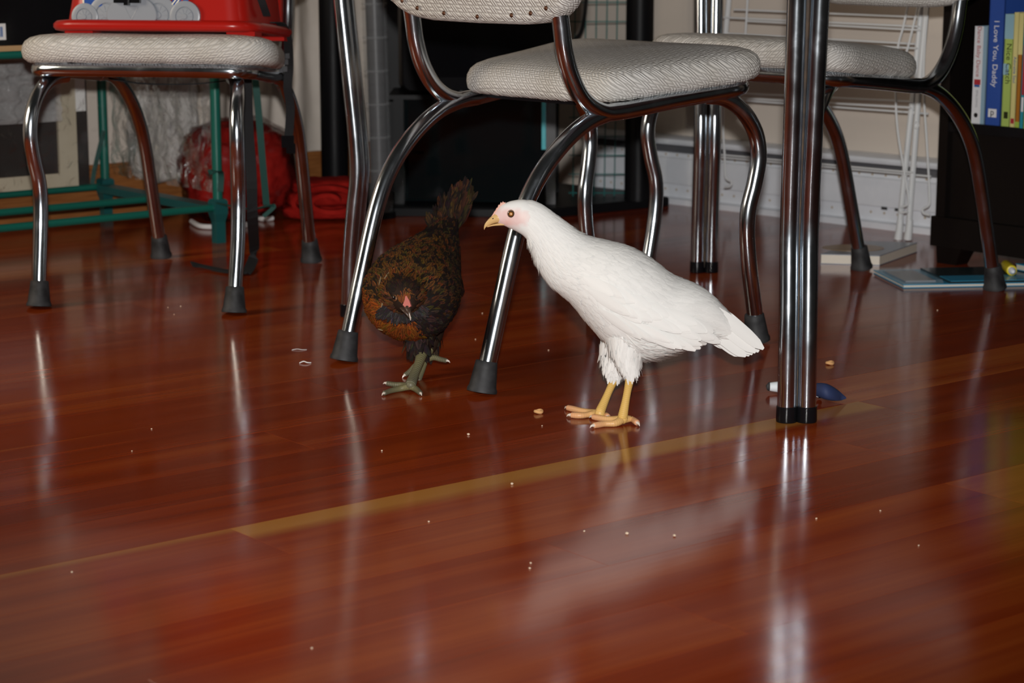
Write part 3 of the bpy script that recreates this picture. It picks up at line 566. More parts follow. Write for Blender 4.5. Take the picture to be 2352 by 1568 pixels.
MB().prism([q(.05, .14, .0072), q(.26, .14, .0072), q(.26, .86, .0072), q(.05, .86, .0072)], (0, 0, .002)).build('blister_card', 'grey_plastic', r_, False)
mp = onz(2318, 618, .020)
mk_ = empty('marker', (mp.x, mp.y, .0148)); tag(mk_, 'bright yellow marker barrel lying on the blue activity book', 'marker'); mat('marker_yellow', (.72, .58, .02), .35)
d_ = (onz(2329, 618, .028) - onz(2300, 592, .028)).normalized()
MB().lathe([(.0085, -.04), (.010, -.035), (.010, .020), (.0095, .026), (.0075, .027)], (0, 0, .007), d_, 16).build('barrel', 'marker_yellow', mk_); MB().lathe([(.0068, .024), (.0066, .034), (.003, .040)], (0, 0, .007), d_, 12).build('nib_holder', 'heater_white', mk_)
A = onz(2332, 634); r_, P = slab_book('picture_book', [A, A + Vector((.03, -.06, 0)), A + Vector((.20, -.02, 0)), A + Vector((.17, .05, 0))], .012, 'cover_bright', 'blue book at the edge behind the yellow marker')
r_.location.z = .0122
# small toy behind the near table leg
ty = empty('toy', onz(1850, 902)); tag(ty, 'small navy and white toy figure lying behind the near table leg', 'toy'); to = Vector(ty.location)
mat('toy_navy', (.018, .03, .09), .7); mat('toy_white', (.66, .70, .74), .6)
tt = [onz(1768, 888, .010), onz(1800, 889, .010), onz(1850, 893, .012), onz(1880, 899, .013)]
MB().tube([p - to for p in spline(tt, 4)], [.006 + .0035*math.sin(PI*k/12*.8) for k in range(13)], 10).build('body', 'toy_white', ty)
MB().tube([onz(1763, 886, .010) - to, onz(1766, 887, .010) - to, onz(1776, 888, .010) - to], [.003, .0062, .0066], 10).build('tip', 'rubber', ty)
m = MB(); cl = spline([onz(1872, 893, .016), onz(1895, 898, .017), onz(1918, 906, .012), onz(1938, 914, .005)], 5); n_ = len(cl)
m.rings([[cl[i] - to + Vector((math.cos(a)*.004, math.cos(a)*.012*math.sin(PI*(.2 + .75*i/(n_-1))), math.sin(a)*.011*math.sin(PI*(.25 + .7*i/(n_-1))))) for a in [2*PI*k/12 for k in range(12)]] for i in range(n_)]); m.build('cape', 'toy_navy', ty)
MB().ball(onz(1882, 908, .005) - to, .004, 8, 6).build('eye', 'ink_black', ty)
# cereal rings, crumbs and lint on the boards
for i, (x, y) in enumerate(((1237, 949), (1906, 837))):
    p = onz(x, y); P = [Vector((.0045*math.cos(2*PI*k/14), .0045*math.sin(2*PI*k/14), .0028 + .0006*math.sin(2*PI*k/14*2))) for k in range(14)]
    o = MB().tube(P, .0024, 8, closed=True).build('cereal_ring', 'cereal', None); o.location = (p.x, p.y, 0)
    tag(o, ('toasted cereal ring on the boards before the white hen\'s toes', 'toasted cereal ring on the boards behind the navy toy')[i], 'cereal', 'cereal rings on the floor')
cm = []
for s in range(3):
    m = MB(); m.ball((0, 0, .0011), (.0016, .0012, .0011), 7, 5); m.v = [v + noise.noise_vector(v*900 + Vector((s, s, s)))*.0004 for v in m.v]; cm.append(m.mesh('crumb', 'crumb'))
for i, (x, y) in enumerate(((1076, 999), (1176, 1113), (1549, 1232), (1440, 1227), (1342, 1221), (1219, 1294), (1217, 1306), (165, 1315), (303, 1037), (348, 986), (1875, 1192), (2022, 1174), (985, 1199), (877, 1036), (1245, 979), (716, 1490), (1260, 805), (1148, 676), (386, 707), (415, 704), (400, 723), (1092, 780), (1108, 720), (2110, 1254), (1340, 735), (2153, 713))):
    o = link('crumb', cm[i % 3]); p = onz(x, y); o.location = (p.x, p.y, 0); o.rotation_euler = (0, 0, i); k = 1.25 if i < 4 else .8; o.scale = (k, k, k)
    near = 'before the white hen\'s feet' if y < 1010 and 1000 < x < 1300 and y > 940 else 'in the white hen\'s reflection' if 1180 < x < 1600 and y > 1200 else 'under the middle chair' if 1080 < x < 1360 and y < 820 else 'between the front legs of the booster chair' if x < 430 and y < 730 else 'by the near table leg' if x > 1800 else 'near the yellow streaked board' if 1100 < y < 1200 else 'on the bare boards before the booster chair'
    tag(o, 'tiny pale crumb ' + near, 'crumb', 'crumbs scattered on the floor')
for i, (x, y) in enumerate(((700, 835), (686, 804))):
    p = onz(x, y); m = MB(); m.v = []; m.tube(spline([(-.008, 0, .001), (-.002, .003, .003), (.004, -.001, .002), (.009, .003, .001)], 4), .0009, 6)
    o = m.build('lint', 'white_cloth', None); o.location = (p.x, p.y, 0); o.scale = (1, 1, 1) if i == 0 else (1.3, .7, .5); tag(o, ('curled wisp of white fluff on the boards beside the brown hen', 'flat smear of white fluff beyond the curled wisp')[i], 'lint', 'fluff on the floor')
# ------------------------------------------------------------------ green rack under a clear film cover, at the left wall
gF = onz(503, 557); gF.z = 0; SB = Vector((math.cos(R(129.6)), math.sin(R(129.6)), 0)); SF = Vector((math.cos(R(-140.3)), math.sin(R(-140.3)), 0)); LSB, LSF = .478, .70
gk = empty('plant_rack', gF); tag(gk, 'green tube plant rack in a clear film cover behind the left chair', 'rack')
def gp(f, b, z): return SF*f + SB*b + Vector((0, 0, z))
for f, b in ((0, 0), (LSF, 0), (0, LSB), (LSF, LSB)):
    p_ = MB().tube([gp(f, b, .045), gp(f, b, 1.05)], .0105, 12).build('post', 'green_tube', gk)
    MB().rings([[gp(f, b, z) + Vector((math.cos(R(45 + 90*k) + R(39.7))*w, math.sin(R(45 + 90*k) + R(39.7))*w, 0)) for k in range(4)] for w, z in ((.015, 0), (.015, .045), (.021, .062), (.021, .088), (.016, .092))]).build('foot_socket', 'teal_plastic', p_, False)
for z, zz in ((.074, 0), (.405, 1), (.74, 2)):
    for b in (.0, LSB*.5, LSB):
        MB().tube([gp(0, b, z - (.0 if b != LSB*.5 else .004)), gp(LSF, b, z - (.0 if b != LSB*.5 else .004))], .0078, 10).build('rail', 'green_tube', gk)
    for f in (0, LSF):
        m = MB(); m.prism([gp(f - .006, .015, z - .010), gp(f - .006, LSB - .015, z - .010), gp(f + .030, LSB - .015, z - .010), gp(f + .030, .015, z - .010)], (0, 0, .016)); m.build('end_bar', 'teal_plastic', gk, False)
MB().prism([gp(.02, .01, .412), gp(LSF - .01, .01, .412), gp(LSF - .01, LSB - .01, .412), gp(.02, LSB - .01, .412)], (0, 0, .010)).build('shelf_board', 'plywood', gk, False)
def film(nm, o, du, dv, nu, nv, amp, par, seed):
    m = MB(); vs = []; nrm = du.cross(dv).normalized()
    for j in range(nv + 1):
        for i in range(nu + 1):
            u, v = i/nu, j/nv; q = Vector((u*7 + seed, v*9, seed)); vs.append(o + du*u + dv*v + nrm*(amp*noise.noise(q) + amp*.7*noise.noise(q*2.7) + amp*.35*noise.noise(q*7)))
    m.add(vs, [[j*(nu+1) + i, j*(nu+1) + i + 1, (j+1)*(nu+1) + i + 1, (j+1)*(nu+1) + i] for j in range(nv) for i in range(nu)])
    return m.build(nm, 'clear_film', par, True, 0)
film('film_cover', gp(LSF, LSB - .075, .09), -SF*(LSF - .02), Vector((0, 0, .31)), 60, 40, .010, gk, 3)
mm = mat('glare_film', (.75, .76, .76), .12, alpha=.38, spec=.7); bump(mm, noisy(mm, 26, 5, None, 1.0), 1, .012)
fo = film('film_glare', gp(LSF - .02, LSB - .095, .235), -SF*(LSF - .17), Vector((0, 0, .165)), 50, 30, .010, gk, 5); fo.data.materials.clear(); fo.data.materials.append(mm)  # extra whitish sheet, added to paint bright reflections onto the clear cover
film('film_side', gp(-.014, .02, .10), SB*(LSB - .03), Vector((0, 0, .9)), 50, 70, .012, gk, 8)
# tied ribbon ends on the front right post
rb = lambda pts, w, nm: ribbon([p - gF for p in pts], w, .0008, wdir=(1, .2, 0)).build(nm, 'green_ribbon', gk, False)
rb([gF + gp(0, 0, .735), aty(572, 60, 4.20), aty(586, 180, 4.16), aty(594, 260, 4.16), aty(603, 370, 4.17), aty(612, 470, 4.19)], .0135, 'cover_tie')
rb([gF + gp(0, 0, .086) - Vector((0, .02, 0)), aty(553, 477, 4.22), aty(585, 480, 4.20), aty(612, 474, 4.19), aty(630, 474, 4.19), aty(605, 497, 4.18)], .008, 'cover_tie')
rb([aty(478, 396, 4.26), aty(500, 393, 4.27), aty(508, 400, 4.30), aty(506, 440, 4.305)], .012, 'cover_tie')
rb([gF + gp(.004, LSB - .010, .20), aty(218, 385, 4.655), aty(212, 422, 4.65)], .010, 'cover_tie')
# old window sash standing in the rack behind the film
SN = Vector((SB.x, SB.y, 0)); s0 = gF + SB*(LSB - .012); SP = lambda px, py, o=0: onplane(px, py, s0 + SN*o, SN)
ws = empty('window_sash', (s0 + SF*.2)); ws.location.z = .082; tag(ws, 'cream framed window sash with dark pane standing on the green rack', 'window sash'); wl_ = lambda v: v - Vector(ws.location)
xr = SP(176, 300); f0 = (xr - s0).dot(SF); zb_ = .082
def sbar(nm, f_a, f_b, z0, z1, d0, d1, mtl): return MB().prism([wl_(s0 + SF*f_a + SN*d0 + Vector((0, 0, z0))), wl_(s0 + SF*f_b + SN*d0 + Vector((0, 0, z0))), wl_(s0 + SF*f_b + SN*d1 + Vector((0, 0, z0))), wl_(s0 + SF*f_a + SN*d1 + Vector((0, 0, z0)))], (0, 0, z1 - z0)).build(nm, mtl, ws, False)
SWd = .50
sbar('stile', f0, f0 + .044, zb_, .395, 0, .02, 'sash_cream'); sbar('stile', f0 + SWd - .044, f0 + SWd, zb_, .395, 0, .02, 'sash_cream'); sbar('bottom_rail', f0 + .044, f0 + SWd - .044, zb_, zb_ + .030, 0, .02, 'sash_cream'); sbar('top_rail', f0 + .044, f0 + SWd - .044, .365, .395, 0, .02, 'sash_cream')
sbar('pane', f0 + .044, f0 + SWd - .044, zb_ + .03, .365, .008, .012, 'dark_pane')
pb = MB(); a = s0 + SF*(f0 - .034) + SN*.012
pb.prism([a + Vector((0, 0, .082)), a + SF*.032 + Vector((0, 0, .082)), a + SF*.032 + SN*.012 + Vector((0, 0, .082)), a + SN*.012 + Vector((0, 0, .082))], (0, 0, .31)); o = pb.build('dark_board', 'dark_pane', None, False); tag(o, 'narrow dark board standing beside the cream window sash', 'board')
a = s0 + SF*(f0 - .030) + SN*.0103
z0_ = SP(185, 256).z; pp = MB(); pp.prism([a + Vector((0, 0, z0_)), a + SF*.029 + Vector((0, 0, z0_)), a + SF*.029 + SN*.002 + Vector((0, 0, z0_)), a + SN*.002 + Vector((0, 0, z0_))], (0, 0, .13)); o = pp.build('paper_card', 'paper', None, False); tag(o, 'white card stuck on the narrow dark board', 'card')
# black box with a barcode sticker on the rack's upper shelf
kb = empty('electronics_box', gF + SF*.335 + SB*.13 + Vector((0, 0, .422)), math.atan2(SF.y, SF.x)); tag(kb, 'black electronics box with a white barcode sticker on the upper shelf', 'box')
ke = -.145; fy = .12   # local +y points to the room here
MB().box((.04, 0, .055), (.44, .22, .11)).build('case', 'gloss_black', kb, False); MB().box((.02, .0, .135), (.36, .18, .05)).build('case_top', 'gloss_black', kb, False); MB().box((-.06, .085, .135), (.10, .02, .014)).build('tray_edge', 'grey_metal', kb, False)
wpt = (Matrix.Translation(kb.location) @ Matrix.Rotation(kb.rotation_euler[2], 4, 'Z')).inverted()
fs = 1 if (Matrix.Rotation(kb.rotation_euler[2], 3, 'Z') @ Vector((0, 1, 0))).y < 0 else -1
fp = Vector(kb.location) + (Matrix.Rotation(kb.rotation_euler[2], 3, 'Z') @ Vector((0, fs*.1101, 0))); fn = Matrix.Rotation(kb.rotation_euler[2], 3, 'Z') @ Vector((0, fs, 0))
a, b = wpt @ onplane(12, 54, fp, fn), wpt @ onplane(-60, 94, fp, fn)
lb = MB().box(((a.x + b.x)/2, fs*.1105, (a.z + b.z)/2), (abs(a.x - b.x), .001, abs(a.z - b.z))).build('sticker', 'paper', kb, False)
c = MB()
for k in range(22): c.box((a.x + (b.x - a.x)*(.12 + k*.038), fs*.1112, (a.z + b.z)/2), (.0012 if k % 3 else .0022, .0006, abs(a.z - b.z)*.62))
c.build('barcode', 'ink_blue', lb, False)
# hanging sheet and white sack against the left wall
wp = CORNER - LN*.03; WP = lambda px, py, o=.03: onplane(px, py, CORNER - LN*o, LN)
def hang(nm, pxa, pxb, zlo, zhi, off, amp, mtl, freq, par=None):
    a, b = WP(pxa, 330, off), WP(pxb, 330, off); a.z = b.z = 0; m = MB(); nu, nv = 70, 30; vs = []; c = (a + b)/2
    for j in range(nv + 1):
        for i in range(nu + 1):
            u, v = i/nu, j/nv; p = a.lerp(b, u) - c; d = amp*math.sin(u*freq*2*PI + 1.2*noise.noise(Vector((v*3, u*2, 1)))) + amp*1.2*noise.noise(Vector((u*6, v*5, 4))) + amp*.6*noise.noise(Vector((u*15 + v*6, v*9, 2)))
            vs.append(p - LN*(d + amp*1.5) + Vector((0, 0, zlo + (zhi - zlo)*v)))
    n1 = len(vs); vs2 = vs + [v + LN*.002 for v in vs]; fs = []
    for j in range(nv):
        for i in range(nu):
            q = [j*(nu+1) + i, j*(nu+1) + i + 1, (j+1)*(nu+1) + i + 1, (j+1)*(nu+1) + i]; fs += [q, [k + n1 for k in q[::-1]]]
    m.add(vs2, fs); o = m.build(nm, mtl, par, True, 0); o.location = c; return o
o = hang('hanging_sheet', 452, 830, .108, 1.4, .022, .016, 'drape', 4); tag(o, 'crumpled beige sheet hanging on the wall above the wooden baseboard', 'sheet')
def lump(nm, c, rx, ry, rz, mtl, amp, fr, seed, par=None, axis=0, flat=0, ex=.8):
    m = MB(); n, k_ = 64, 36; rings = []
    Rm = Matrix.Rotation(axis, 3, 'Z')
    for j in range(k_ + 1):
        t = max(.03, min(PI - .03, PI*j/k_)); ring = []
        for i in range(n):
            a = 2*PI*i/n; sg = lambda v, e: math.copysign(abs(v)**e, v)
            p = Vector((rx*sg(math.sin(t), ex)*sg(math.cos(a), ex), ry*sg(math.sin(t), ex)*sg(math.sin(a), ex), rz*sg(math.cos(t), ex)))
            q = Vector((p.x*fr + seed, p.y*fr, p.z*fr*1.6)); d = noise.noise(q) + .5*noise.noise(q*2.1) + .5*(1 - abs(noise.noise(q*1.3 + Vector((5, 5, 5))))*2)
            p += p.normalized()*amp*d; p = Rm @ p; p.z = max(p.z, -rz + .0005) if flat else p.z; ring.append(p)
        rings.append(ring)
    m.rings(rings); o = m.build(nm, mtl, par, True, 0); o.location = c; return o
sc = WP(374, 285, .052); ang = math.atan2(LD.y, LD.x)
o = lump('plastic_sack', sc, .083, .035, .128, 'white_sack', .006, 18, 2, None, ang, 0, .45); tag(o, 'white plastic sack hanging at the wall behind the green rack', 'sack')
# red cloth: one bundle in a clear bag with white hem, one folded beside it
p = onz(532, 516); cz = .105
rc = lump('red_bundle', Vector((p.x, p.y + .12, cz)), .118, .10, cz, 'red_cloth', .014, 16, 5, None, .1, 1, .75); tag(rc, 'red cloth bundle in a clear plastic bag with a white hem', 'cloth')
bg_ = lump('plastic_bag', (0, 0, .002), .126, .112, cz + .006, 'clear_film', .014, 22, 9, rc, .1, 1, .75)
hm = MB()
for pts in (((440, 508), (460, 519), (490, 521)), ((551, 480), (560, 493), (567, 497)), ((552, 513), (567, 516)), ((588, 499), (605, 503), (626, 501))):
    P = [onz(x, y, .006) - Vector(rc.location) - Vector((0, .0, 0)) for x, y in pts]; MB().tube(spline(P, 4) if len(P) > 2 else P, .0055, 8).build('white_hem', 'white_cloth', rc)
p = onz(738, 508); fc = empty('folded_cloth', (p.x, p.y + .07, 0)); tag(fc, 'folded red fleece cloth lying in layers at the foot of the black post', 'cloth')
for i, (z, rx, ry, rz, sd) in enumerate(((.017, .089, .07, .017, 1), (.047, .088, .066, .016, 4), (.074, .082, .06, .014, 7))):
    lump('fold_layer', (.004*i, 0, z), rx, ry, rz, 'red_cloth', .007, 26, sd, fc, .15*i, 0, .5)
rl = [Vector((.02 + (.012 + .004*a)*math.cos(a)*1.6, -.062, .045 + (.010 + .0028*a)*math.sin(a))) for a in [k*.35 for k in range(30)]]
ribbon(rl, .05, .005, wdir=(0, 1, 0), n=2).build('rolled_edge', 'red_cloth', fc)
# thin dark cable loops by the left chair's back
cbl = MB()
for k in range(3): cbl.tube(spline([aty(640, 30 + 10*k, 4.3), aty(662, 22 + 12*k, 4.3), aty(676 - 2*k, 0 + 4*k, 4.3), aty(681 - 3*k, -40, 4.3)], 5), .0012, 6)
o = cbl.build('thin_cable', 'cable', None); tag(o, 'thin dark cable looping down before the beige hanging sheet', 'cable')
# ------------------------------------------------------------------ hens
class Loft:
    def __init__(s, st): s.st = [tuple(Vector(q) for q in a) for a in st]; s.n = len(st)
    def at(s, t):
        t = max(0, min(s.n - 1.0001, t)); i = int(t); f = t - i; P = [s.st[max(0, min(s.n - 1, i + k))] for k in (-1, 0, 1, 2)]; out = []
        for j in range(3):
            a, b, c, d = P[0][j], P[1][j], P[2][j], P[3][j]
            out.append(.5*((2*b) + (c - a)*f + (2*a - 5*b + 4*c - d)*f*f + (3*b - a - 3*c + d)*f**3))
        return out
    def pos(s, t, th): C, U, H = s.at(t); return C + U*math.cos(th) + H*math.sin(th)
    def frame(s, t, th):
        p = s.pos(t, th); dt = (s.pos(t + .04, th) - s.pos(t - .04, th)); dh = s.pos(t, th + .05) - s.pos(t, th - .05)
        n = dt.cross(dh); n.normalize(); C = s.at(t)[0]
        if n.dot(p - C) < 0: n = -n
        return p, dt.normalized(), n
    def rings(s, m, per=5, n=26):
        N = (s.n - 1)*per; m.rings([[s.pos(i/per, 2*PI*k/n) for k in range(n)] for i in range(N + 1)]); return m
def fuse(m, voxel, name, matname, colfn, parent=None):       # one continuous skin out of overlapping shapes
    me = m.mesh('tmp', matname, False); o = link('tmp', me); md = o.modifiers.new('r', 'REMESH'); md.mode = 'VOXEL'; md.voxel_size = voxel
    sm = o.modifiers.new('s', 'SMOOTH'); sm.factor = .5; sm.iterations = 6
    bpy.context.view_layer.update(); e = bpy.data.meshes.new_from_object(o.evaluated_get(bpy.context.evaluated_depsgraph_get())); bpy.data.objects.remove(o)
    at = e.color_attributes.new('Col', 'FLOAT_COLOR', 'POINT')
    for i, v in enumerate(e.vertices): at.data[i].color = (*colfn(v.co), 1)
    for p in e.polygons: p.use_smooth = True
    return link(name, e, parent)
def feather(m, p, d, n, L, W, lift, colfn, rows=5, droop=.35, cup=.22, tip=2.4):
    """one feather: root p, lying along d, face n; colfn(v, u) gives its colour at length v and side u"""
    d = d.normalized(); n = (n - d*n.dot(d)).normalized(); sd = d.cross(n); vs = []; cs = []
    for j in range(rows + 1):
        v = j/rows; w = W*.5*(min(1, .35 + 1.6*v))*max(.06, (1 - v**tip))**.55; h = L*(lift*v - droop*lift*v*v)
        for u in (-1, 0, 1):
            vs.append(p + d*(L*v) + n*(h - abs(u)*w*cup) + sd*(u*w)); cs.append(colfn(v, u))
    m.add(vs, [[3*j + k, 3*j + k + 1, 3*j + k + 4, 3*j + k + 3] for j in range(rows) for k in (0, 1)], cs)
def feather_path(m, P, N, W, lift, colfn, cup=.18, tip=2.4):
    rows = len(P) - 1; vs = []; cs = []; L = (P[-1] - P[0]).length
    for j in range(rows + 1):
        v = j/rows; d = (P[min(j+1, rows)] - P[max(j-1, 0)]).normalized(); n = (N[j] - d*N[j].dot(d)).normalized(); sd = d.cross(n); w = W*.5*(min(1, .35 + 1.6*v))*max(.06, (1 - v**tip))**.55; h = L*lift*v
        for u in (-1, 0, 1): vs.append(P[j] + n*(h - abs(u)*w*cup) + sd*(u*w)); cs.append(colfn(v, u))
    m.add(vs, [[3*j + k, 3*j + k + 1, 3*j + k + 4, 3*j + k + 3] for j in range(rows) for k in (0, 1)], cs)
def coat(m, lf, count, t0, t1, Lf, Wf, lift, colf, rg, ok=None, jit=.12, off=-.0008):
    k = 0; tries = 0; amax = max((lf.at(t0 + (t1 - t0)*i/20)[1].length + lf.at(t0 + (t1 - t0)*i/20)[2].length) for i in range(21))
    while k < count and tries < count*12:
        tries += 1; t = rg.uniform(t0, t1); C, U, H = lf.at(t)
        if rg.random() > (U.length + H.length)/amax: continue
        th = rg.uniform(0, 2*PI)
        if ok and not ok(t, th): continue
        f = Lf(t, th); q = rg.uniform(.85, 1.15); sp = (lf.pos(min(t + .1, lf.n - 1.001), th) - lf.pos(t - .0, th)).length/.1
        rr_ = max(.004, (U.length + H.length)*.5); dth = rg.gauss(0, jit)*f/rr_; dt = min(f*q/max(sp, .006), 2.2); P = []; N = []
        for j_ in range(6):
            v = j_/5; tt = t + dt*v; ov = max(0, tt - (lf.n - 1.02)); p, d, n = lf.frame(min(tt, lf.n - 1.02), th + dth*v); P.append(p + n*(off + .0016*min(1, v*2.5)) + d*ov*sp); N.append(n)
        feather_path(m, P, N, Wf(t, th)*q, lift*rg.uniform(.5, 1.5), colf(t, th, rg)); k += 1
def scaly(m, pts, r0, r1, ring=.0026, n=10, col=None, amp=.02, bulge=None):
    P = spline(pts, 8); L = 0; out = []; rr = []
    tot = sum((b - a).length for a, b in zip(P, P[1:])); N = max(8, int(tot/ring*3)); acc = [0]
    for a, b in zip(P, P[1:]): acc.append(acc[-1] + (b - a).length)
    for i in range(N + 1):
        s_ = tot*i/N; j = max(k for k in range(len(acc)) if acc[k] <= s_ + 1e-9); j = min(j, len(P) - 2); f = (s_ - acc[j])/max(1e-9, acc[j+1] - acc[j]); out.append(P[j].lerp(P[j+1], min(1, f)))
        g = i/N; r = r0 + (r1 - r0)*g
        if bulge: r *= bulge(g)
        rr.append(r*(1 + amp*(1 if i % 3 else -1)))
    a = len(m.v); m.tube(out, rr, n)
    if col:
        for q in range(a, len(m.v)):
            i = (q - a)//n; m.c[q] = col(i/N, i % 3)
def claw(m, p, d, L=.009, r=.0021, up=.3):
    d = d.normalized(); z = Vector((0, 0, 1)); m.tube([p, p + d*L*.4 + z*L*.12*up, p + d*L*.75 + z*L*.0, p + d*L - z*L*.28], [r, r*.85, r*.5, r*.08], 8)
# ---- white hen, side on, facing left
YW = 2.712; W_ = lambda x, y, d=0: aty(x, y, YW + d)
PXM = YW/FPX        # metres in one photo pixel there
wst = [((1129, 497), (1139, 513), 5), ((1138, 484), (1152, 517), 11), ((1151, 469), (1168, 524), 18), ((1176, 460), (1190, 534), 26), ((1206, 457), (1208, 548), 31), ((1238, 470), (1223, 576), 33), ((1280, 499), (1238, 612), 40),
       ((1335, 537), (1266, 655), 58), ((1394, 554), (1312, 694), 84), ((1450, 570), (1352, 742), 104), ((1500, 598), (1402, 792), 112), ((1545, 632), (1470, 818), 108), ((1590, 650), (1540, 806), 92), ((1630, 676), (1598, 780), 66), ((1662, 708), (1644, 776), 42), ((1690, 738), (1676, 784), 22)]
WL = Loft([((W_(*a) + W_(*b))/2, (W_(*a) - W_(*b))/2, Vector((0, h*PXM, 0))) for a, b, h in wst])
hen = empty('white_hen', (onz(1425, 965).x, YW, 0)); tag(hen, 'white hen standing side-on with yellow legs and pink face', 'hen'); ho = Vector(hen.location)
class Shift(Loft): pass
WL.st = [(c - ho, u, h) for c, u, h in WL.st]; wl = lambda v: Vector(v) - ho
m = MB(); WL.rings(m); 
nearY, farY = -.034, .030
for dy, pts in ((nearY, (((1440, 745), 62), ((1438, 790), 46), ((1440, 825), 30), ((1446, 852), 17), ((1448, 862), 12))), (farY, (((1430, 760), 55), ((1420, 800), 38), ((1415, 830), 24), ((1413, 852), 15), ((1412, 862), 11)))):
    m.tube([wl(W_(x, y, dy*(.6 + .4*i/4))) for i, ((x, y), r) in enumerate(pts)], [r*PXM for _, r in pts], 16)
eyeP = wl(W_(1174, 488)); face_c = wl(W_(1168, 498)); ear = wl(W_(1203, 493)); gape = wl(W_(1165, 512))
def wcol(co):
    d = Vector((co.x - face_c.x, 0, co.z - face_c.z)); e = (co - Vector((ear.x, co.y, ear.z))).length; base = Vector((.755, .742, .715))
    r = math.hypot(d.x/.027, d.z/.0125); k = max(0, min(1, (1.25 - r + .25*noise.noise(co*150))/.55)); pink = Vector((.72, .51, .48)); nz = .5 + .5*noise.noise(co*260)
    pink = pink.lerp(Vector((.70, .34, .27)), max(0, min(1, .45*nz + (gape - Vector((co.x, gape.y, co.z))).length*-55 + .35)))
    c = base.lerp(pink, k*.95)
    q = max(0, 1 - e/.0085); c = c.lerp(Vector((.80, .66, .62)), min(1, q*1.5)*.8)
    return c
body = fuse(m, .0034, 'body', 'skin_paint', wcol, hen)
rg = random.Random(3)
def white(t, th, rg):
    b = rg.uniform(.96, 1.02); c = (.755*b, .742*b, .715*b); return lambda v, u: tuple(k*(1 - .04*abs(u)) for k in c)
m = MB()
okn = lambda t, th: not (t < 4.1)
coat(m, WL, 1500, 3.7, 6.6, lambda t, h: .010 + .002*t, lambda t, h: .0044, .07, white, rg, okn, .10)
coat(m, WL, 1500, 5.6, 8.8, lambda t, h: .022, lambda t, h: .0085, .045, white, rg, None, .10)
coat(m, WL, 2200, 7.4, 13.6, lambda t, h: .025, lambda t, h: .0115, .045, white, rg, None, .10)
coat(m, WL, 900, 11.3, 14.9, lambda t, h: .036, lambda t, h: .011, .04, white, rg, None, .10)
# loose belly and thigh fluff
coat(m, WL, 1500, 9.8, 13.6, lambda t, h: .022, lambda t, h: .0026, .22, white, rg, lambda t, th: math.cos(th) < -.45, .30)
coat(m, WL, 260, 4.0, 6.0, lambda t, h: .010, lambda t, h: .002, .30, white, rg, lambda t, th: math.cos(th) < -.5, .25)
for dy, pts in ((nearY, ((1440, 760), (1438, 800), (1442, 830), (1447, 856))), (farY, ((1425, 780), (1418, 815), (1414, 840), (1412, 858)))):
    rr = (52, 42, 28, 15)
    for k in range(420):
        f = rg.uniform(0, 2.7); i = int(f); g = f - i; x = lerp(pts[i][0], pts[i+1][0], g); y = lerp(pts[i][1], pts[i+1][1], g); r = lerp(rr[i], rr[i+1], g)*PXM; a = rg.uniform(0, 2*PI)
        n = Vector((math.cos(a), math.sin(a), 0)); p = wl(W_(x, y, dy*(.75 + .08*f))) + n*r*.98; d = Vector((pts[i+1][0] - pts[i][0], 0, -(pts[i+1][1] - pts[i][1]))).normalized() - n*.25 + Vector((rg.gauss(0, .1), rg.gauss(0, .1), 0))
        feather(m, p, d, n, rg.uniform(.012, .020), rg.uniform(.003, .007), .10, white(0, 0, rg))
pl = m.build('plumage', 'plumage', hen, True, 0, True); pl['kind'] = 'stuff'
# folded wings: coverts and the long flight feathers
for sgn_ in (-1, 1):
    m = MB(); side = lambda t, c, out: (lambda q: q[0] + q[2]*out)(WL.frame(t, sgn_*math.acos(c)))
    def onside(x, y, out):      # photo pixel on the near flank; mirrored for the far wing
        c = wl(W_(x, y)); best = min(((WL.pos(tt, th) - Vector((c.x, WL.pos(tt, th).y, c.z))).length, tt, th) for tt in [6 + .12*k for k in range(72)] for th in [sgn_*(.25 + .1*j) for j in range(27)])
        p, d, n = WL.frame(best[1], best[2]); return p + n*out, d, n
    rowsW = (((1335, 625), (1610, 735), 14, .046, .017, .0022, .03), ((1345, 650), (1605, 752), 14, .056, .016, .0030, .025), ((1370, 690), (1540, 762), 12, .064, .014, .0036, .02))
    for a, b, n_, L, Wd, out, lf_ in rowsW:
        for k in range(n_):
            f = k/(n_ - 1); x, y = lerp(a[0], b[0], f)*.86 + a[0]*.14, lerp(a[1], b[1], f)*.86 + a[1]*.14
            p, d, n = onside(x, y, out); dd = Vector((.90, 0, -.42)); dd = dd - n*dd.dot(n)
            feather(m, p, dd + Vector((0, 0, rg.gauss(0, .05))), n, L*rg.uniform(.85, 1.1), Wd, lf_, white(0, 0, rg), 7, .6, .16, 4)
    # primaries reaching past the rump
    for k in range(7):
        p, d, n = onside(1470 + 7*k, 715 + 9*k, .0046 - .0003*k); q, _, n2 = onside(1598 - 2*k, 752 + 6*k, .004)
        dd = (q - p); feather(m, p, dd, (n + n2), dd.length + .010 + .002*(6 - k), .017, .015, white(0, 0, rg), 8, .4, .14, 5)
    wg = m.build('wing', 'plumage', hen, True, 0, True)
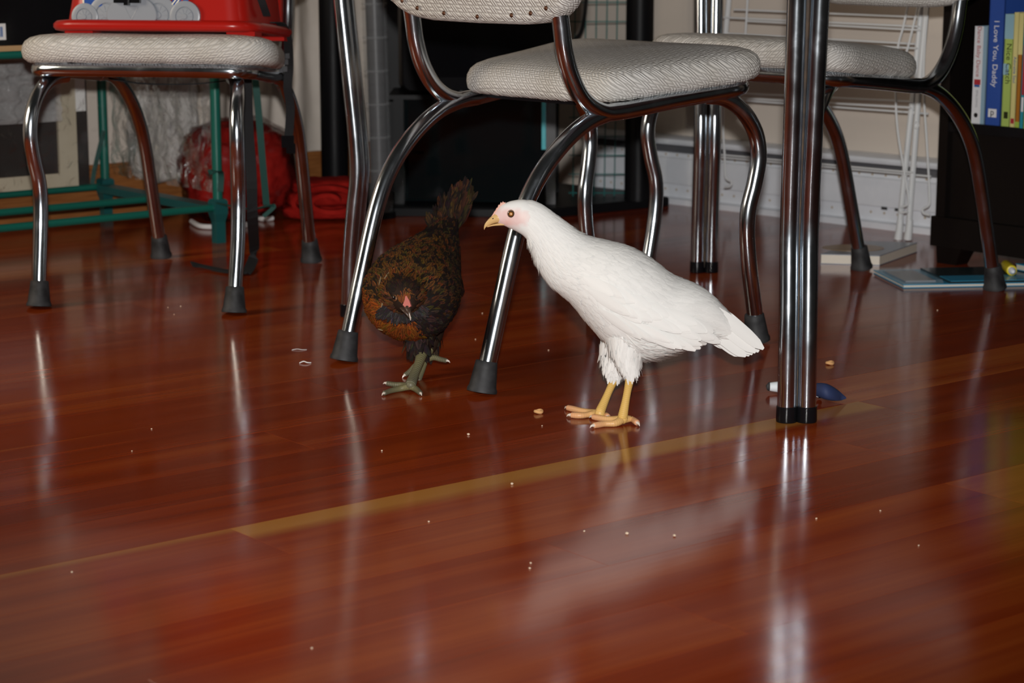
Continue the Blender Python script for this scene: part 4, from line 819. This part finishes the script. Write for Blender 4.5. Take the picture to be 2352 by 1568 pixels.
# tail: overlapping stiff feathers
for k in range(9):
    f = k/8; a = wl(W_(1610 + 14*(1 - f), 694 + 60*f, (k % 3 - 1)*.010 - .012)); tips = ((1752, 800), (1747, 797), (1741, 806), (1734, 808), (1727, 812), (1720, 815), (1712, 817), (1702, 816), (1668, 795)); b = wl(W_(*tips[k], (k % 3 - 1)*.011))
    m = MB(); feather(m, a, b - a, Vector((0, -1, .35)), (b - a).length*1.01, .017, .02, white(0, 0, rg), 9, .4, .12, 9); feather(m, a + Vector((0, .034, 0)), b - a - Vector((0, .024, 0)), Vector((0, 1, .35)), (b - a).length*.98, .017, .02, white(0, 0, rg), 9, .4, .12, 9); m.build('tail_feather', 'plumage', hen, True, 0, True)
m = MB(); a, b = wl(W_(1672, 726, -.012)), wl(W_(1702, 750, -.004)); feather(m, a, b - a, Vector((0, -1, .4)), (b - a).length, .006, .02, white(0, 0, rg), 6); m.build('tail_feather', 'plumage', hen, True, 0, True)
# beak
m = MB(); up = Loft([((wl(W_(*a)) + wl(W_(*b)))/2, ) + ((W_(*a) - W_(*b))/2, Vector((0, h*PXM, 0))) for a, b, h in (((1150, 486), (1160, 511), 11), ((1138, 489), (1150, 511), 11), ((1129, 496), (1139, 512), 9), ((1120, 505), (1129, 515), 6.2), ((1113.5, 514), (1120, 519.5), 3.4), ((1111.5, 522), (1114.5, 523.5), 1.2), ((1112, 527), (1112.6, 527.6), .3))]); up.rings(m, 4, 14)
up_o = m.build('upper_beak', 'beak', hen, True, 0)
m = MB(); lo = Loft([((wl(W_(*a)) + wl(W_(*b)))/2, (W_(*a) - W_(*b))/2, Vector((0, h*PXM, 0))) for a, b, h in (((1166, 509), (1164, 518), 10), ((1150, 511), (1149, 518), 8), ((1134, 514), (1133, 519), 5.5), ((1119, 519), (1119, 522), 2))]); lo.rings(m, 4, 12); m.build('lower_beak', 'beak', hen, True, 0)
MB().ball(wl(W_(1134, 502, -.0042)), (.0022, .0009, .0011), 8, 6).build('nostril', 'dark_beak', up_o)
# comb: a low saw-toothed ridge
m = MB(); cp = [(1129, 497), (1135, 487), (1141, 478), (1147, 469), (1153, 463), (1158, 464)]; ring = []
top_ = [(1127, 495), (1131, 489), (1133, 485), (1136, 482), (1138, 477), (1141, 475), (1143, 469), (1146, 469), (1148, 463), (1151, 465), (1153, 461), (1156, 464), (1159, 463)]
base_ = [(1160, 470), (1153, 474), (1146, 483), (1141, 492), (1136, 500)]
poly_ = [wl(W_(x + (2 if n_ < len(top_) else 0), y + (1.5 if n_ < len(top_) else 0), -.0022)) for n_, (x, y) in enumerate(top_ + base_)]; m.prism(poly_, (0, .0044, 0)); m.build('comb', 'comb', hen, True, 20)
def eye(par, c, n, r, cols):
    m = MB(); n = Vector(n).normalized(); u = n.orthogonal().normalized(); v = n.cross(u); rings = []; cc = []
    for q, h, col in cols:
        rings.append([c + n*(h*r) + (u*math.cos(2*PI*k/16) + v*math.sin(2*PI*k/16))*(q*r) for k in range(16)]); cc += [col]*16
    m.rings(rings, True, False, cc); return m.build('eye', MAT['eye_paint'], par, True, 0, True)
em_ = mat('eye_paint', (.5, .5, .5), .08, spec=.7); a_ = nd(em_, 'ShaderNodeVertexColor', layer_name='Col'); lk(em_, a_.outputs[0], bsdf(em_).inputs['Base Color'])
for s_ in (-1, 1):
    c = wl(W_(1174, 488)) + Vector((0, s_*.0128, 0)); eye(hen, c, (-.15, s_, .05), .0039, [(1.45, -.30, (.60, .42, .34)), (1.28, .0, (.42, .27, .19)), (1.08, .16, (.07, .045, .03)), (.86, .32, (.035, .02, .012)), (.66, .43, (.16, .07, .02)), (.48, .50, (.36, .14, .03)), (.18, .57, (.46, .22, .08)), (.03, .6, (.6, .4, .2))])  # bright amber centre rings paint the flash's return glow into the pupil
# legs and toes
YEL = lambda g, k: (.66*(1 - .10*(k == 0)), .42*(1 - .12*(k == 0)), .115)
TOE = lambda g, k: (.68*(1 - .08*(k == 0)), lerp(.43, .34, g)*(1 - .08*(k == 0)), lerp(.14, .17, g))
def wleg(dy, hock, knee, ankle, toes, back):
    m = MB(); A = wl(onz(*ankle, .010)); Hk = wl(W_(*hock, dy)); 
    scaly(m, [wl(W_(*knee, dy)), Hk, Hk.lerp(A, .35), Hk.lerp(A, .7), A], .0072, .0056, col=YEL, bulge=lambda g: 1.12 - .35*math.sin(PI*min(1, g*1.05)) + .05*g)
    m.ball(A - Vector((0, 0, .002)), (.0072, .0065, .0072), 10, 8)
    for q in range(len(m.c)):
        if m.c[q] == (1, 1, 1): m.c[q] = (.66, .41, .13)
    l = m.build('leg', 'leg_paint', hen, True, 0, True)
    for pts in toes + [back]:
        P = [A + Vector((0, 0, -.003))] + [wl(onz(x, y, z)) for x, y, z in pts]; t = MB(); scaly(t, P, .0050, .0037, .0028, 8, TOE, .03, lambda g: 1 + .10*math.sin(g*9)); t.build('toe', 'leg_paint', l, True, 0, True); cw = MB(); claw(cw, P[-1] - (P[-1] - P[-2]).normalized()*.002, P[-1] - P[-2], .0085, .0026); cw.build('claw', 'claw', l)
wleg(nearY, (1447, 868), (1450, 845), (1430, 958), [[(1412, 972, .0045), (1388, 973, .0042), (1364, 977, .004)], [(1410, 963, .0045), (1385, 961, .0042), (1362, 957, .004)], [(1425, 976, .0045), (1412, 980, .0042), (1400, 983, .004)]][:2], [(1450, 962, .006), (1464, 971, .0042)])
wleg(farY, (1410, 872), (1416, 848), (1378, 946), [[(1355, 946, .0045), (1330, 942, .0042), (1304, 936, .004)], [(1360, 951, .0045), (1335, 954, .0042), (1312, 953, .004)]], [(1390, 952, .0055), (1396, 957, .0042)])
# the grey nick in the wing
# ---- dark brown partridge-coloured hen, walking towards the viewer, head low
bst = [((931, 716), 2.866, 6, 6), ((933, 712), 2.870, 34, 30), ((936, 702), 2.882, 66, 58), ((941, 690), 2.915, 97, 88), ((944, 678), 2.97, 109, 103), ((950, 662), 3.03, 107, 100), ((962, 636), 3.09, 92, 84), ((984, 600), 3.14, 68, 62), ((1004, 566), 3.175, 46, 44), ((1018, 540), 3.20, 30, 34), ((1030, 516), 3.215, 18, 24)]
bh = empty('brown_hen', (aty(950, 700, 3.0).x, 3.0, 0)); tag(bh, 'dark brown hen with gold-flecked feathers walking towards the viewer', 'hen'); bo_ = Vector(bh.location); bl_ = lambda v: Vector(v) - bo_
BL = Loft([(bl_(aty(*c, y)), Vector((0, 0, hh*y/FPX)), Vector((hw*y/FPX, 0, 0))) for c, y, hw, hh in bst])
# neck and head, carried low in front of the breast
hst = [((952, 640), 2.97, 62, 52), ((938, 655), 2.925, 54, 46), ((928, 668), 2.885, 47, 42), ((925, 678), 2.855, 43, 40), ((929, 690), 2.838, 33, 34), ((934, 700), 2.828, 17, 20)]
HL = Loft([(bl_(aty(*c, y)), Vector((0, -.25, 1)).normalized()*(hh*y/FPX), Vector((hw*y/FPX, 0, 0))) for c, y, hw, hh in hst])
m = MB(); BL.rings(m); HL.rings(m)
PXB = 2.95/FPX
m.tube([bl_(aty(962, 740, 2.97)), bl_(aty(968, 775, 2.965)), bl_(aty(969, 800, 2.955)), bl_(aty(968, 815, 2.950))], [48*PXB, 36*PXB, 22*PXB, 12*PXB], 14)
m.tube([bl_(aty(985, 745, 3.03)), bl_(aty(988, 775, 3.03)), bl_(aty(986, 798, 3.02)), bl_(aty(982, 812, 3.01))], [44*PXB, 32*PXB, 20*PXB, 11*PXB], 14)
headc = bl_(aty(926, 680, 2.85))
def bcol(co): return (.022, .012, .008)
fuse(m, .0034, 'body', 'skin_paint', bcol, bh)
rb_ = random.Random(9)
def pencil(gold, dark, amt):        # dark feather crossed by thin gold bars and edged with gold
    def mk(t, th, rg):
        g = [k*rg.uniform(.6, 1.25) for k in gold]; ph = rg.random(); on = rg.random() < amt
        def f(v, u):
            if not on: return tuple(k*rg.uniform(.7, 1.4) for k in dark)
            s_ = .5 + .5*math.sin((v*2.6 + ph)*2*PI); e = max(s_*.55 if u else s_*.25, .9 if (u and v > .5) else 0); return tuple(lerp(dark[i], g[i], e) for i in range(3))
        return f
    return mk
back_ = pencil((.165, .066, .015), (.016, .010, .007), .66); rump = pencil((.085, .040, .014), (.012, .008, .007), .5); orange = pencil((.30, .085, .014), (.06, .018, .006), .92); dusk = pencil((.06, .036, .028), (.016, .011, .010), .35); hood = pencil((.05, .024, .012), (.016, .010, .008), .4)
m = MB()
def bsel(t, th, rg):
    x, z = math.sin(th), math.cos(th)
    if t < 4.2 and z < .15 and x < .35: return orange(t, th, rg)
    if z < -.35: return dusk(t, th, rg)
    return (rump if t > 6.5 or x > .75 else back_)(t, th, rg)
coat(m, BL, 3600, 1.0, 7.4, lambda t, h: .017, lambda t, h: .0080, .13, bsel, rb_, None, .22)
coat(m, BL, 900, .25, 3.4, lambda t, h: .014, lambda t, h: .0066, .13, bsel, rb_, None, .22)
coat(m, BL, 700, 6.2, 9.8, lambda t, h: .026, lambda t, h: .009, .12, bsel, rb_, None, .2)
hackle = pencil((.21, .082, .017), (.016, .010, .007), .8)
class Rev(Loft):
    def pos(s, t, th): return super().pos(t, th)
HR = Loft(HL.st[::-1])      # feathers of the neck lie from the head back over the shoulders
coat(m, HR, 620, 1.6, 4.9, lambda t, h: .021, lambda t, h: .0062, .20, hackle, rb_, None, .25)
coat(m, HR, 420, .7, 2.6, lambda t, h: .011, lambda t, h: .0046, .14, hood, rb_, lambda t, th: math.cos(th) > -.2 or t > 1.4, .2)
coat(m, HR, 260, .6, 1.9, lambda t, h: .012, lambda t, h: .0035, .25, pencil((.20, .075, .02), (.045, .02, .012), .6), rb_, lambda t, th: math.cos(th) < .45, .3)
for k in range(240):      # rusty down round the comb and eyes
    a = rb_.uniform(-1, 1); x, y = 931 + 24*a, 690 + rb_.uniform(-17, 8) - 3*abs(a); p = bl_(aty(x, y, 2.824 + .018*abs(a)*abs(a) + max(0, 690 - y)*.0006))
    feather(m, p, Vector((.4*a, .1, .8)), Vector((.5*a, -1, .3)), rb_.uniform(.006, .010), .0024, .25, pencil((.26, .085, .02), (.07, .025, .01), .9)(0, 0, rb_), 3)
# bearded muffs below the face, loose thigh and belly feathers
muff = pencil((.055, .045, .045), (.018, .014, .014), .4)
for k in range(420):
    a = max(-1.35, min(1.5, rb_.gauss(0, 1))); x, y = 922 + 26*a, 712 + rb_.uniform(-10, 9) - 4*abs(a); p = bl_(aty(x, y, 2.842 + .012*abs(a))); n = Vector((.25*a, -1, -.15)).normalized()
    feather(m, p, Vector((.5*a + rb_.gauss(0, .25), -.05, -.8 + .2*abs(a))), n, rb_.uniform(.010, .018), .0042, .2, muff(0, 0, rb_))
for base, dep, R_ in (((966, 772), 2.962, 34), ((987, 772), 3.03, 30), ((958, 766), 2.95, 38)):
    for k in range(230):
        a = rb_.uniform(0, 2*PI); h = rb_.uniform(-26, 26); r = R_*PXB*(1 - (h + 26)/52*.5); n = Vector((math.cos(a), math.sin(a), 0)); p = bl_(aty(base[0], base[1] + h, dep)) + n*r
        feather(m, p, Vector((0, 0, -1)) - n*.35 + Vector((rb_.gauss(0, .25), rb_.gauss(0, .2), 0)), n, rb_.uniform(.016, .026), rb_.uniform(.007, .011), .14, dusk(0, 0, rb_))
# pale feather shafts
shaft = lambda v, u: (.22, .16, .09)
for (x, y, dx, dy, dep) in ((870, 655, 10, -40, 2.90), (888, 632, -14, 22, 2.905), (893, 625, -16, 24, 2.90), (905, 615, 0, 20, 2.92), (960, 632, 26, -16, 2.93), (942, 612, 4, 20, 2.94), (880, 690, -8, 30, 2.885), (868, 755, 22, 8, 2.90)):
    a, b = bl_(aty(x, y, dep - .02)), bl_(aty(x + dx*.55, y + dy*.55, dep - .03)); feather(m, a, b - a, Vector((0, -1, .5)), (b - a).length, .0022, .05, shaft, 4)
o = m.build('plumage', 'plumage', bh, True, 0, True); o['kind'] = 'stuff'
for s_ in (-1, 1):      # folded wings lying along the flanks
    m = MB()
    for row, (L, n_) in enumerate(((.034, 12), (.044, 12), (.056, 10))):
        for k in range(n_):
            t = 3.6 + 3.0*k/n_ + .3*row; th = s_*(1.0 + .28*row); p, d, n = BL.frame(t, th); feather(m, p + n*(.002 + .001*row), d + Vector((0, 0, -.08)), n, L, .014, .05, (back_ if row < 2 else rump)(t, th, rb_), 7, .5, .18, 4)
    m.build('wing', 'plumage', bh, True, 0, True)
tips = ((985, 494), (1000, 476), (1014, 460), (1026, 446), (1038, 433), (1048, 424), (1058, 416), (1066, 411), (1074, 410), (1080, 420), (1081, 436), (1076, 456))
for k in range(12):      # upright tail
    m = MB(); a = bl_(aty(1004 + 3*k, 552 - 2*k, 3.19 + .003*k)); b = bl_(aty(*tips[k], 3.222 + .007*(k % 4))); L_ = (b - a).length; pc = pencil((.050, .024, .010), (.014, .009, .0065), 1)
    for q, nn in ((Vector(), Vector((-.5, -1, .2))), (Vector((.005, .006, 0)), Vector((.6, -1, .2)))): feather(m, a + q, b - a, nn, L_*rb_.uniform(.93, 1.0), .021 if k else .015, .03, pc(0, 0, rb_), 16, .4, .25, 4)
    for q in range(22):
        v = rb_.uniform(.0, .85); p = a.lerp(b, v) + Vector((rb_.gauss(0, .0035), -.004, 0)); feather(m, p, b - a + Vector((rb_.gauss(0, .012), 0, rb_.gauss(0, .012))), Vector((rb_.gauss(0, .5), -1, .2)), .018, .006, .10, rump(0, 0, rb_), 4)
    m.build('tail_feather', 'plumage', bh, True, 0, True)
# face: comb, eyes, beak
m = MB(); q = [bl_(aty(x, y, d)) for x, y, d in ((932, 676, 2.826), (940, 690, 2.818), (944, 703, 2.808), (938, 706, 2.805), (930, 705, 2.808), (925, 700, 2.815), (929, 690, 2.82))]; m.prism(q, (.001, .010, -.002)); m.build('comb', 'pink_comb', bh, True, 20)
BB = lambda a, w, h, d: (bl_(aty(*a, d)), Vector((0, -.3, 1)).normalized()*(h*2.82/FPX), Vector((w*2.82/FPX, .2*w*2.82/FPX, 0)))
m = MB(); Loft([BB((932, 700), 9.5, 8, 2.826), BB((936, 708), 8, 7.5, 2.811), BB((939, 716), 5.5, 6, 2.803), BB((942, 726), 3, 4.5, 2.800), BB((943, 735), 1, 2, 2.803)]).rings(m, 4, 12); m.build('upper_beak', 'dark_beak', bh, True, 0)
m = MB(); Loft([BB((926, 706), 10, 4, 2.826), BB((931, 714), 7, 3.5, 2.812), BB((937, 724), 3, 2.5, 2.808), BB((940, 730), 1, 1, 2.808)]).rings(m, 3, 10); m.build('lower_beak', 'dark_beak', bh, True, 0)
m = MB(); m.tube([bl_(aty(940, 720, 2.7975)), bl_(aty(942.5, 730, 2.7975)), bl_(aty(943, 735, 2.800))], [.0006, .0011, .0007], 6); m.build('beak_ridge', 'claw', bh)
for x, y, d, n in ((906, 684, 2.832, (-.75, -1, .25)), (955, 683, 2.834, (.9, -.8, .25))):
    eye(bh, bl_(aty(x, y, d)), n, .0038, [(1.3, -.3, (.11, .045, .02)), (1.15, .02, (.20, .085, .035)), (.95, .24, (.10, .045, .02)), (.7, .42, (.012, .008, .007)), (.3, .56, (.006, .005, .005)), (.03, .6, (.006, .005, .005))])
# slate-olive legs: the front foot stands, the rear one is just leaving the floor
OLI = lambda g, k: (lerp(.21, .135, g)*(.55 if k == 0 else 1), lerp(.185, .125, g)*(.55 if k == 0 else 1), lerp(.085, .08, g)*(.55 if k == 0 else 1))
def bleg(knee, A, toes):
    m = MB(); K = bl_(knee); A = bl_(A); scaly(m, [K, K.lerp(A, .33) + Vector((.001, -.002, 0)), K.lerp(A, .7), A], .0082, .0070, .0040, 10, OLI, .03, lambda g: 1.1 - .28*math.sin(PI*min(1, g*1.05))); m.ball(A, (.0066, .006, .006), 10, 8)
    for q in range(len(m.c)):
        if m.c[q] == (1, 1, 1): m.c[q] = (.14, .13, .08)
    l = m.build('leg', 'leg_paint', bh, True, 0, True)
    for pts in toes:
        P = [A + Vector((0, 0, -.002))] + [bl_(p) for p in pts]; t = MB(); scaly(t, P, .0048, .0034, .0026, 8, OLI, .04); t.build('toe', 'leg_paint', l, True, 0, True); cw = MB(); claw(cw, P[-1] - (P[-1] - P[-2]).normalized()*.002, P[-1] - P[-2], .0075, .0022); cw.build('claw', 'claw', l)
bleg(aty(970, 806, 2.955), onz(943, 884, .010), [[onz(920, 892, .0045), onz(898, 897, .004), onz(882, 903, .0035)], [onz(925, 884, .0048), onz(906, 883, .0045), onz(888, 880, .006)], [onz(955, 893, .005), onz(966, 903, .0035)], [onz(950, 876, .006), onz(957, 868, .004)]])
A2 = aty(976, 824, 3.0)
bleg(aty(982, 806, 3.012), A2, [[aty(971, 846, 2.985), aty(966, 862, 2.972), aty(962, 875, 2.962)], [aty(956, 838, 2.992), aty(942, 852, 2.984), aty(930, 861, 2.978)], [aty(995, 821, 2.99), aty(1012, 825, 2.984), aty(1026, 828, 2.98)]])
